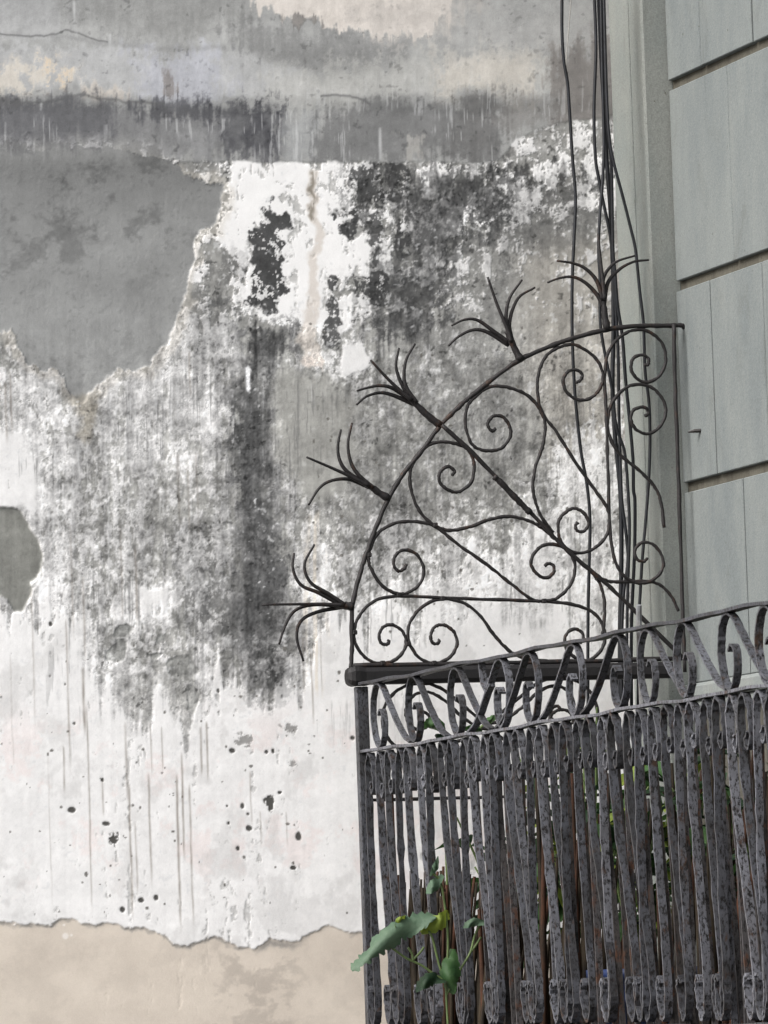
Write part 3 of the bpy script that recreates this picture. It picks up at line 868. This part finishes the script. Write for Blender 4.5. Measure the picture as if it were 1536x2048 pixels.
S3 = [(813, 1128), (808, 1138), (797, 1142), (788, 1131), (790, 1112), (808, 1100), (832, 1108), (847, 1134), (843, 1162), (823, 1182), (797, 1188), (765, 1172), (741, 1135), (738, 1108), (754, 1069), (786, 1048), (822, 1043), (858, 1048), (885, 1063), (912, 1086), (976, 1131), (1025, 1170), (1061, 1197), (1086, 1202), (1116, 1195), (1142, 1167), (1150, 1128), (1132, 1098), (1106, 1089), (1080, 1094), (1062, 1121), (1070, 1144), (1090, 1156), (1106, 1147), (1107, 1132), (1096, 1127), (1089, 1133)]
S4 = [(904, 951), (909, 942), (895, 933), (880, 945), (880, 965), (898, 981), (920, 983), (943, 963), (948, 930), (938, 902), (917, 889), (887, 884), (856, 891), (830, 920), (820, 945), (823, 981), (836, 1017), (858, 1043), (885, 1058), (910, 1060), (943, 1053), (976, 1040), (1015, 1033), (1050, 1039), (1080, 1053), (1110, 1078)]
MIR = lambda P: [(1330 - .905 * (1325 - y), 1325 - 1.01 * (1367 - x)) for x, y in P]
for P in (S1, S2, S3, S4):
    fbar('scroll', P, .0046)
    fbar('scroll', MIR(P), .0046)
S5 = [(1152, 1118), (1180, 1140), (1200, 1168), (1209, 1205), (1208, 1245), (1205, 1268)]
fbar('scroll', S5, .0046)
fbar('scroll', [(1196, 1154), (1222, 1163), (1262, 1163), (1300, 1163), (1326, 1173), (1346, 1196), (1358, 1222)], .0046, .004)
# small tie rivets where the scrolls touch
for (x, y) in [(765, 1326), (868, 1326), (797, 1190), (885, 1197), (1088, 1202), (1072, 1325), (815, 1288), (870, 1050), (1082, 1050), (738, 1110), (709, 1265), (1195, 1156)]:
    q = F(x, y)
    MB().box((q.x - .006, q.y - .008, q.z - .006), (q.x + .006, q.y + .008, q.z + .006), .002).build('tie_collar', M_FAN, fan)
TUFTS = [
 ([(704, 1213), (684, 1211), (668, 1211)], [[(684, 1211), (640, 1209), (590, 1209), (522, 1210)], [(688, 1210), (656, 1188), (620, 1165), (608, 1129), (628, 1089)], [(684, 1211), (638, 1186), (602, 1170), (586, 1138), (588, 1106)], [(688, 1212), (630, 1209), (591, 1221), (571, 1252), (559, 1289)], [(690, 1213), (635, 1224), (603, 1243), (596, 1277), (609, 1322)]]),
 ([(777, 998), (748, 978), (722, 962)], [[(735, 972), (702, 955), (660, 936), (611, 915)], [(745, 976), (715, 949), (700, 923), (695, 887), (703, 846)], [(735, 970), (695, 944), (679, 919), (676, 890), (682, 859)], [(735, 972), (697, 958), (661, 962), (638, 978), (618, 1010)]]),
 ([(881, 851), (850, 826), (815, 792)], [[(820, 800), (799, 783), (770, 755), (739, 721)], [(832, 806), (812, 776), (807, 750), (812, 718), (829, 688)], [(822, 798), (806, 773), (796, 750), (792, 727), (798, 696)], [(820, 798), (786, 776), (762, 771), (741, 774), (715, 781)], [(830, 808), (786, 789), (760, 785), (734, 793), (715, 809)]]),
 ([(1041, 719), (1026, 690), (1012, 662)], [[(1020, 684), (1012, 658), (992, 610), (973, 555)], [(1022, 686), (1011, 640), (1018, 597), (1043, 560)], [(1026, 690), (1019, 645), (1036, 597), (1070, 575)], [(1018, 684), (988, 662), (956, 640), (930, 639), (904, 651)], [(1020, 690), (978, 664), (949, 659), (920, 672), (899, 691)]]),
 ([(1214, 660), (1209, 625), (1206, 590)], [[(1207, 600), (1203, 560), (1198, 515), (1194, 469)], [(1205, 600), (1192, 562), (1170, 538), (1145, 527), (1113, 522)], [(1206, 612), (1193, 588), (1170, 565), (1146, 554), (1120, 556), (1095, 565)], [(1208, 600), (1207, 561), (1217, 539), (1236, 522), (1271, 511)], [(1210, 610), (1218, 565), (1240, 539), (1269, 523), (1300, 519)]]),
]
for stem, prongs in TUFTS:
    st = fbar('palm_tuft', stem, .0120, 0, 5, None, (.95, .55))
    for i, P in enumerate(prongs):
        pp = [F(x, y, -.010 + .005 * i) for x, y in spline(P, 6)]
        rr = [.0064 - .0034 * k / (len(pp) - 1) for k in range(len(pp))]
        MB().tube(pp, rr, 6).build('prong', M_FAN, st, True)
# dark beam under the fan, rounded nose
bm_ = MB()
a, b_ = F(706, 1353), F(1366, 1336)
prof = [(-.02, -.024), (.02, -.024), (.026, -.012), (.026, .012), (.018, .024), (-.018, .024), (-.026, .012), (-.026, -.012)]
stations = [(a.x - .020, .45), (a.x - .017, .72), (a.x - .010, .95), (a.x, 1.08), (a.x + .012, 1.05), (a.x + .03, .92), (F(1346, 1336).x, .88)]
vs = [(sx, YF + k * py_, a.z + k * pz) for sx, k in stations for py_, pz in prof]
n8 = len(prof)
fs = [(i * n8 + k, i * n8 + (k + 1) % n8, (i + 1) * n8 + (k + 1) % n8, (i + 1) * n8 + k) for i in range(len(stations) - 1) for k in range(n8)]
fs += [tuple(range(n8))[::-1], tuple(range((len(stations) - 1) * n8, len(stations) * n8))]
bm_.add(vs, fs)
bm_.build('crossbeam', M_BEAM, fan)
# scroll panel below the beam
DL1 = [(838, 1432), (846, 1424), (858, 1432), (856, 1450), (838, 1460), (818, 1448), (812, 1420), (826, 1392), (856, 1384), (888, 1400), (922, 1432), (962, 1456), (1010, 1456)]
DL2 = [(830, 1500), (790, 1492), (766, 1455), (770, 1412), (796, 1380), (838, 1366), (880, 1376), (925, 1410), (960, 1440), (1010, 1480), (1060, 1500)]
DR = lambda P: [(1960 - x, y - 12) for x, y in P]
for P in (DL1, DL2):
    fbar('scroll', P, .0046)
    fbar('scroll', DR(P), .0046)
fbar('scroll', [(1098, 1440), (1104, 1428), (1118, 1420), (1134, 1421), (1146, 1432), (1146, 1448)], .0046)
fbar('lower_bar', [(735, 1600), (1000, 1594), (1364, 1586)], .0045)
for i in range(9):
    x = 800 + i * 62
    fbar('lower_upright', [(x, 1597), (x + 5, 1760), (x + 14, 2070)], .0052)

# ------------------------------------------------------------------ front railing
rail = empty('balcony_railing', (XR, YF, Z_FLOOR))
tag(rail, 'ornate grey painted iron balcony railing with scroll frieze and crook topped bars', 'railing')
RW = .0092                                   # half width of the flat bars
Y_END = 11.30
rr_ = random.Random(7)
def rail_bar(name, z, hw, th, sag):
    ys = np.linspace(YF + .012, Y_END, 60)
    pts = []
    for y in ys:
        d = YF - y
        dz = sag * math.exp(-(d / .55) ** 2) + .0022 * math.sin(d * 9.0) + .0015 * math.sin(d * 21 + 1)
        pts.append((y, z + dz))
    return MB().ribbon(pts, XR - hw, XR + hw, th).build(name, M_IRON, rail)
rail_bar('top_rail', Z_TOP - .004, .0150, .0075, 0)
rail_bar('middle_rail', Z_MID, .0125, .0070, 0)
rail_bar('bottom_rail', Z_BOT - .012, .018, .009, 0)
MB().box((XR - .016, YF - .012, Z_FLOOR - .02), (XR + .016, YF + .014, Z_TOP - .009), .002).build('post', M_IRON, rail)
MB().box((XR - .016, Y_END - .01, Z_FLOOR - .02), (XR + .016, Y_END + .016, Z_TOP - .009), .002).build('post', M_IRON, rail)
# frieze of running scrolls
H = Z_TOP - Z_MID - .016
UNIT = [(.012, .50), (.026, .58), (.046, .52), (.052, .30), (.036, .08), (.006, .0), (-.030, .14), (-.050, .45), (-.046, .72), (-.024, .93), (.004, 1.0), (.040, .95), (.085, .74), (.150, .42), (.225, .12), (.285, .0)]
def frieze_unit(ytop, flip):
    sg = -1 if not flip else 1
    pts = [(ytop + sg * s, Z_MID + .006 + h * H) for s, h in spline(UNIT, 5)]
    hw = .0084 * rr_.uniform(.9, 1.1)
    pts = [(a_ + rr_.gauss(0, .0009), b_) for a_, b_ in pts]
    MB().ribbon(pts, XR - hw, XR + hw, .0055).build('frieze_scroll', M_IRON, rail)
def ytop(px, py=1330): return at(px, py, 0, XR).y
for px in (755, 826, 911): frieze_unit(ytop(px, 1340), False)
for px in (1004, 1062, 1150, 1240): frieze_unit(ytop(px, 1300), True)
for px in (1292, 1366, 1456, 1532): frieze_unit(ytop(px, 1240), False)
yy = ytop(1532, 1210)
while yy > Y_END + .5:
    yy -= .36
    frieze_unit(yy, False)
MB().ribbon([(ytop(963), Z_TOP - .01), (ytop(966), Z_TOP - .06), (ytop(975), Z_TOP - .085), (ytop(982), Z_TOP - .07), (ytop(980), Z_TOP - .05)], XR - .0084, XR + .0084, .0055).build('frieze_scroll', M_IRON, rail)
# bars with crooks at the head and foot
def crook_bar(y0, lean, ch, cf, hw, dx, down, foot=True):
    zt, zb = Z_MID - .006, Z_BOT + .002
    top = [(y0 - .052, zt - .078), (y0 - .040, zt - .094), (y0 - .056, zt - .112), (y0 - .072, zt - .094), (y0 - .070, zt - .056), (y0 - .054, zt - .018), (y0 - .030, zt - .001), (y0 - .008, zt - .020), (y0, zt - .060)]
    top = [(y0 + (y - y0) * ch, zt + (z - zt) * down) for y, z in top]
    yb = y0 + lean
    bot = [(yb, zb + .075), (yb + .006, zb + .025), (yb + .026, zb + .001), (yb + .050, zb + .020), (yb + .064, zb + .060), (yb + .062, zb + .088), (yb + .050, zb + .098), (yb + .040, zb + .084)]
    bot = [(yb + (y - yb) * cf, z) for y, z in bot]
    mid = [(y0 + lean * .2 + .004, zt - .22), (y0 + lean * .5 + .006, (zt + zb) / 2), (y0 + lean * .82 + .003, zb + .20)]
    pts = spline(top + mid + bot, 4)
    wob = [rr_.gauss(0, .0009) for _ in pts]
    pts = [(a_ + rr_.gauss(0, .0011), b_ + rr_.gauss(0, .0006)) for a_, b_ in pts]
    MB().ribbon(pts, XR + dx - hw, XR + dx + hw, .0060, wob).build('baluster', M_IRON, rail)
y = YF - .050
i = 0
while y > Y_END + .12:
    ln = rr_.uniform(-.02, .012) if i % 3 == 0 else -rr_.uniform(.04, .15)
    crook_bar(y + rr_.uniform(-.006, .006), ln, rr_.uniform(.85, 1.0), rr_.uniform(.85, 1.05), RW * rr_.uniform(.90, 1.06), -.003 + .004 * (i % 2), rr_.uniform(.92, 1.12))
    # plain bar welded on behind the crooks
    if rr_.random() < (.35 if y > 14.6 else .12):
        y -= .0900 * rr_.uniform(.93, 1.07); i += 1
        continue
    for lay_ in range(2 if y < 14.75 else 1):
        ya, yb = y - .05 + rr_.uniform(-.012, .012) + .045 * lay_, y - .05 - rr_.uniform(.0, .10) + .045 * lay_
        hw = rr_.uniform(.0062, .0082)
        xo = XR + .016 + .019 * lay_
        MB().ribbon(spline([(ya, Z_MID - .085 - rr_.uniform(0, .02)), (ya * .7 + yb * .3 + .004, Z_MID - .25), (ya * .3 + yb * .7, Z_MID - .48), (yb, Z_BOT - .008)], 4), xo - hw, xo + hw, .0060).build('plain_bar', M_IRON_RECESS if rr_.random() < .85 else M_IRON, rail)
    y -= .0900 * rr_.uniform(.93, 1.07)
    i += 1
# light stanchion standing through the frieze
q = at(1255, 1300, 0, XR)
MB().tube([(XR + .03, q.y, Z_MID - .05), (XR + .03, q.y, Z_TOP + .02), (XR + .028, q.y - .01, Z_TOP + .055)], .007, 8).build('stanchion', M_CONDUIT, rail)

# ------------------------------------------------------------------ cables
G_CAB = 'cables hanging down the corner'
CABLES = [
 ('lone black cable hanging left of the bundle across the spiky fan', .0046, 15.74, M_CABLE, [(1124, -80), (1124, 0), (1124, 63), (1127.5, 120), (1135, 165), (1139, 221), (1145, 316), (1151, 395), (1148, 480), (1145, 545), (1144, 610), (1145, 691), (1149, 773), (1153, 822), (1162, 903), (1174, 970), (1180, 1040), (1178, 1144), (1176, 1249), (1176, 1406), (1178, 1560)]),
 ('thin pale wire beside the lone cable at the top of the wall', .0014, 15.93, M_CABLE_GREY, [(1145, -80), (1142, 0), (1138, 50), (1133, 110), (1132, 150)]),
 ('black cable on the left edge of the bundle, crossing behind the others lower down', .0046, 15.72, M_CABLE, [(1187, -80), (1189, 0), (1192, 95), (1188, 221), (1191, 316), (1199, 364), (1208, 411), (1221, 475), (1228, 560), (1236, 700), (1238, 830), (1241, 936), (1244, 1005), (1251, 1057), (1256, 1120), (1248, 1180), (1244, 1260), (1244, 1420)]),
 ('black cable bowing left below the bundle and touching the top palm tuft', .0044, 15.70, M_CABLE, [(1200, -80), (1202, 0), (1205, 158), (1208, 285), (1205, 364), (1200, 427), (1197, 500), (1200, 561), (1200, 636), (1207, 692), (1223, 773), (1233, 854), (1249, 903), (1256, 980), (1259, 1060), (1256, 1160), (1254, 1260), (1254, 1420)]),
 ('black cable in the middle of the bundle running down to the railing', .0048, 15.71, M_CABLE, [(1205, -80), (1207, 0), (1211, 158), (1215, 253), (1222, 316), (1224, 395), (1226, 500), (1230, 545), (1235, 610), (1245, 675), (1251, 757), (1259, 838), (1266, 919), (1267, 980), (1270, 1005), (1269, 1109), (1263, 1249), (1263, 1420)]),
 ('black cable looping out furthest right in front of the pilaster', .0044, 15.69, M_CABLE, [(1206, -80), (1208, 0), (1213, 180), (1218, 269), (1227, 323), (1246, 395), (1262, 459), (1271, 500), (1279, 578), (1287, 649), (1290, 740), (1298, 806), (1300, 887), (1297, 968), (1290, 1057), (1284, 1127), (1279, 1214), (1277, 1249), (1276, 1420)]),
 ('thick bluish black cable hanging down the core of the bundle', .0064, 15.73, M_CABLE, [(1196, -80), (1198, 0), (1203, 120), (1209, 230), (1214, 330), (1221, 420), (1226, 540), (1227, 610), (1227, 675), (1225, 773), (1230, 871), (1236, 930), (1241, 990), (1243, 1080), (1242, 1180), (1240, 1260), (1240, 1420)]),
]
for lab, r, yy, mt, P in CABLES:
    pts = []
    for x, y in spline(P, 5):
        q = at(x, y, 1, yy)
        # cables lie clear of the pilaster face
        pts.append((q.x, q.y, q.z))
    o = MB().tube(pts, r, 8).build('cable', mt, None, True)
    tag(o, lab, 'cable', G_CAB)

# ------------------------------------------------------------------ plants
rl = random.Random(12)
def leaf_mesh(w, l, fold, droop, mat, ragged=0.0, seed=0, n=9):
    """blade along +X, folded along the midrib"""
    r = random.Random(seed)
    vs, fs = [], []
    for i in range(n + 1):
        t = i / n
        hw = w * (math.sin(math.pi * t ** 0.75) ** 0.85) * (1 - .25 * t)
        x = l * t; z = -droop * l * t * t
        for k in (-1, -.5, 0, .5, 1):
            j = (1 - ragged * r.random()) if abs(k) == 1 else 1
            vs.append((x + .15 * abs(k) * w * (r.random() - .5), k * hw * j, z + fold * abs(k) * hw + .05 * w * math.sin(7 * t + 3 * k)))
    for i in range(n):
        for k in range(4):
            a = i * 5 + k
            fs.append((a, a + 1, a + 6, a + 5))
    mb = MB(); mb.add(vs, fs)
    return mb.mesh('leaf', mat, True)
LEAVES = [leaf_mesh(.022, .075, .35, .25, M_LEAF_DARK, .15, 1), leaf_mesh(.028, .09, .3, .45, M_LEAF, .2, 2), leaf_mesh(.018, .06, .4, .1, M_LEAF_DARK, .1, 3), leaf_mesh(.024, .07, .2, .35, M_LEAF_YELLOW, .2, 4)]

def plant(name, label, base, stems, height, spread, nleaf, leafset, pot=True, lean=(0, 0)):
    root = empty(name, base)
    tag(root, label, 'plant', 'plants growing behind the railing')
    r = random.Random(hash(label) % 1000 if False else int(base[1] * 1000) % 997)
    bx, by, bz = base
    if pot:
        mb = MB()
        prof = [(.075, 0), (.095, .10), (.105, .15), (.115, .15), (.115, .175), (.10, .175), (.098, .16)]
        n = 18
        vs = [(bx + rr * math.cos(2 * math.pi * k / n), by + rr * math.sin(2 * math.pi * k / n), bz + h) for rr, h in prof for k in range(n)]
        fs = [(i * n + k, i * n + (k + 1) % n, (i + 1) * n + (k + 1) % n, (i + 1) * n + k) for i in range(len(prof) - 1) for k in range(n)]
        fs.append(tuple(range(n))[::-1])
        mb.add(vs, fs)
        p = mb.build('pot', M_POT, root, True)
        MB().add([(bx + .098 * math.cos(2 * math.pi * k / n), by + .098 * math.sin(2 * math.pi * k / n), bz + .158) for k in range(n)], [tuple(range(n))]).build('soil', M_SOIL, p)
    z0 = bz + (.155 if pot else 0)
    for s in range(stems):
        a = r.uniform(0, 6.28)
        tip = Vector((bx + spread[0] * math.cos(a) * r.uniform(.3, 1) + lean[0], by + spread[1] * math.sin(a) * r.uniform(.3, 1) + lean[1], bz + height * r.uniform(.7, 1)))
        tip.x = min(max(tip.x, XR + .06), XF - .1)
        b0 = Vector((bx + r.uniform(-.04, .04), by + r.uniform(-.04, .04), z0 - .01))
        mid = b0.lerp(tip, .5) + Vector((r.uniform(-.03, .03), r.uniform(-.03, .03), .06))
        pts = [Vector(q) for q in spline([b0, mid, tip], 6)]
        MB().tube(pts, [.0055 - .003 * k / (len(pts) - 1) for k in range(len(pts))], 5).build('stem', M_STEM, root)
        for k in range(nleaf):
            t = r.uniform(.25, 1.0)
            q = pts[min(int(t * (len(pts) - 1)), len(pts) - 1)]
            o = link('leaf', leafset[r.randrange(len(leafset))], root, q - Vector(base))
            o.rotation_euler = (r.uniform(-.5, .5), r.uniform(-.5, .6), r.uniform(0, 6.28))
            sc = r.uniform(.7, 1.35)
            o.scale = (sc, sc, sc)
    return root
D_, M2 = LEAVES[:3], LEAVES
plant('potted_plant', 'bushy dark green plant low behind the corner of the railing', (4.86, 15.36, Z_FLOOR), 7, .62, (.22, .20), 12, D_)
plant('potted_plant', 'tall leafy plant whose top leaves show through the frieze near the corner post', (4.95, 15.05, Z_FLOOR), 6, .86, (.20, .20), 10, M2)
plant('potted_plant', 'dense green plant behind the bars below the hanging cables', (4.90, 14.86, Z_FLOOR), 8, .78, (.26, .30), 20, M2)
plant('potted_plant', 'green plant behind the middle bars right of the cables', (4.88, 14.42, Z_FLOOR), 8, .74, (.24, .30), 20, M2)
plant('potted_plant', 'green plant glimpsed behind the bars at the right edge', (4.84, 13.40, Z_FLOOR), 8, .72, (.26, .30), 20, M2)
plant('potted_plant', 'half hidden leafy plant by the house wall behind the railing', (5.26, 14.50, Z_FLOOR), 9, .66, (.14, .30), 12, D_)

# the plant that pokes out through the bars by the corner post
out = empty('leafy_weed', (XR - .05, 14.62, Z_FLOOR))
tag(out, 'weed with one big torn bluish green leaf poking out through the bars by the post', 'plant')
YW = 14.62
def P3(px, py, dy=0): 
    q = at(px, py, 1, YW + dy); return q
def blade(axis, halfw, mat, fold=.02, n=16, seed=0, bites=0.25):
    r = random.Random(seed)
    ax = spline(axis, n)
    N = len(ax)
    vs, fs = [], []
    for i, (x, y) in enumerate(ax):
        t = i / (N - 1)
        a, b = ax[max(i - 1, 0)], ax[min(i + 1, N - 1)]
        tx, ty = b[0] - a[0], b[1] - a[1]
        l = math.hypot(tx, ty) or 1
        nx_, ny_ = -ty / l, tx / l
        h = np.interp(t, [p[0] for p in halfw], [p[1] for p in halfw])
        for k in (-1, -.5, 0, .5, 1):
            j = 1 - bites * r.random() * (abs(k) == 1)
            dy = -fold * (1 - abs(k)) + .012 * math.sin(8 * t + 2 * k) + .01 * k
            q = P3(x + nx_ * h * k * j, y + ny_ * h * k * j, dy)
            vs.append(q)
    for i in range(N - 1):
        for k in range(4):
            a = i * 5 + k
            fs.append((a, a + 1, a + 6, a + 5))
    o = MB().add(vs, fs).build('leaf', mat, out, True)
    return o
blade([(872, 1834), (838, 1842), (808, 1856), (778, 1876), (750, 1898), (726, 1920), (703, 1941)], [(0, 4), (.08, 17), (.2, 25), (.35, 27), (.5, 24), (.62, 24), (.72, 15), (.8, 17), (.9, 11), (.95, 13), (1, 5)], M_LEAF_BLUE, .022, 7, 4, .5)['label'] = 'big torn bluish green leaf'
blade([(842, 1866), (868, 1852), (885, 1838), (894, 1820)], [(0, 5), (.25, 15), (.5, 19), (.8, 14), (1, 3)], M_LEAF_YELLOW, .012, 6, 5, .35)
blade([(792, 1856), (798, 1842), (812, 1832)], [(0, 2), (.5, 10), (1, 2)], M_LEAF_YELLOW, .008, 5, 6, .3)
blade([(886, 1750), (872, 1766), (862, 1778), (852, 1787)], [(0, 4), (.4, 13), (.8, 9), (1, 1)], M_LEAF_BLUE, .012, 5, 7, .2)
blade([(974, 1847), (952, 1844), (938, 1848), (926, 1856)], [(0, 4), (.4, 10), (.8, 7), (1, 1)], M_LEAF_BLUE, .010, 5, 8, .2)
blade([(906, 1898), (902, 1930), (900, 1960), (908, 1988)], [(0, 6), (.3, 20), (.6, 24), (.85, 14), (1, 3)], M_LEAF, .018, 6, 9, .3)
blade([(892, 1962), (866, 1958), (848, 1966), (832, 1984)], [(0, 4), (.4, 18), (.8, 12), (1, 2)], M_LEAF_DARK, .015, 6, 10, .3)
blade([(860, 1752), (868, 1740), (873, 1728), (876, 1712)], [(0, 2), (.5, 8), (1, 1)], M_LEAF_BLUE, .008, 5, 11, .2)
for P in ([(890, 1962), (880, 1935), (872, 1905), (866, 1880), (858, 1862)], [(890, 1962), (868, 1948), (842, 1930), (812, 1916), (780, 1893)], [(826, 1922), (824, 1908), (816, 1895)], [(826, 1920), (840, 1905), (848, 1894)], [(940, 1906), (952, 1890), (962, 1874)], [(892, 1958), (893, 2000), (897, 2068)], [(893, 1990), (920, 1940), (940, 1906), (950, 1870), (962, 1846)], [(892, 1962), (896, 1880), (888, 1800), (880, 1762), (866, 1748)]):
    pp = [P3(x, y, .004) for x, y in spline(P, 5)]
    MB().tube(pp, .0030, 6).build('stem', M_STEM, out, True)

# a shoot climbing behind the bars, its top leaves show in the frieze
YW = 15.30
q = P3(905, 2062)
shoot = empty('climbing_shoot', (q.x, q.y, Z_FLOOR))
tag(shoot, 'slender green shoot whose few leaves show through the scroll frieze near the post', 'plant')
_out = out
out = shoot
blade([(842, 1456), (860, 1446), (876, 1450), (890, 1464)], [(0, 3), (.4, 16), (.8, 11), (1, 3)], M_LEAF, .02, 5, 12, .3)
blade([(870, 1470), (884, 1478), (896, 1490)], [(0, 3), (.5, 12), (1, 2)], M_LEAF_DARK, .015, 5, 15, .3)
blade([(928, 1458), (946, 1458), (964, 1464)], [(0, 3), (.4, 10), (.8, 8), (1, 2)], M_LEAF, .02, 5, 13, .2)
blade([(966, 1448), (980, 1440), (994, 1430)], [(0, 3), (.4, 8), (.8, 6), (1, 1)], M_LEAF, .02, 5, 14, .2)
for P in ([(905, 2064), (900, 1900), (892, 1700), (890, 1560), (896, 1490), (880, 1468)], [(893, 1520), (905, 1480), (930, 1459)], [(894, 1540), (930, 1490), (968, 1448)]):
    pp = [P3(x, y, .004) for x, y in spline(P, 6)]
    MB().tube(pp, .0034, 6).build('stem', M_STEM, out, True)

# stalks added behind the bars as dark fill for the dim gaps
M_STALK = simple('filler_stalk', rgb(54, 46, 35), rgb(32, 27, 22), 16, 0.85, 0.2)
M_STALK2 = simple('filler_stalk_reddish', rgb(72, 46, 33), rgb(40, 31, 24), 16, 0.85, 0.2)
def stalks(label, ya, yb, n, hlo, hhi, seed, x0=.06, x1=.24):
    r = random.Random(seed)
    yc = (ya + yb) / 2
    root = empty('filler_stalks', (XR + .10, yc, Z_FLOOR))
    tag(root, label, 'dry plant')
    for k in range(n):
        y = ya + (yb - ya) * (k + r.uniform(0, 1)) / n
        x = XR + r.uniform(x0, x1)
        if abs(y - 13.98) < .26: continue
        h = r.uniform(hlo, hhi)
        dx, dy = r.uniform(-.01, .05), r.uniform(-.10, .04)
        P = spline([(x, y, Z_FLOOR - .002), (x + dx * .4, y + dy * .5 + r.uniform(-.01, .01), Z_FLOOR + h * .5), (x + dx, y + dy, Z_FLOOR + h)], 4)
        r0 = r.uniform(.006, .011)
        MB().tube(P, [r0 * (1 - .55 * q / (len(P) - 1)) for q in range(len(P))], 6).build('stalk', M_STALK2 if r.random() < .25 else M_STALK, root, True)
stalks('added dry brown stalks darkening the gaps low behind the corner bars', 15.58, 14.55, 96, .26, .47, 1)
stalks('added thin dark stalks darkening the gaps in the corner behind the railing post', 15.60, 15.22, 64, .30, .46, 8, .025, .13)
stalks('tall added dry brown stalks darkening the gaps below the house blocks', 14.55, 13.2, 110, .42, .70, 2)
stalks('added dry brown stalks darkening the gaps at the right edge of the picture', 13.2, 11.9, 80, .42, .70, 3)

# blue tub on the balcony floor
tb = Vector((XR + .265, 13.98, Z_FLOOR))
mb = MB()
n = 28
prof = [(.165, 0), (.185, .12), (.20, .165), (.212, .165), (.212, .188), (.195, .188), (.17, .02)]
vs = [(tb.x + rr * math.cos(2 * math.pi * k / n), tb.y + rr * math.sin(2 * math.pi * k / n), Z_FLOOR + .002 + h) for rr, h in prof for k in range(n)]
fs = [(i * n + k, i * n + (k + 1) % n, (i + 1) * n + (k + 1) % n, (i + 1) * n + k) for i in range(len(prof) - 1) for k in range(n)]
fs += [tuple(range(n))[::-1], tuple(range((len(prof) - 1) * n, len(prof) * n))]
mb.add(vs, fs)
tag(mb.build('plastic_tub', M_TUB, None, True), 'blue tub on the balcony floor glimpsed low behind the bars', 'tub')
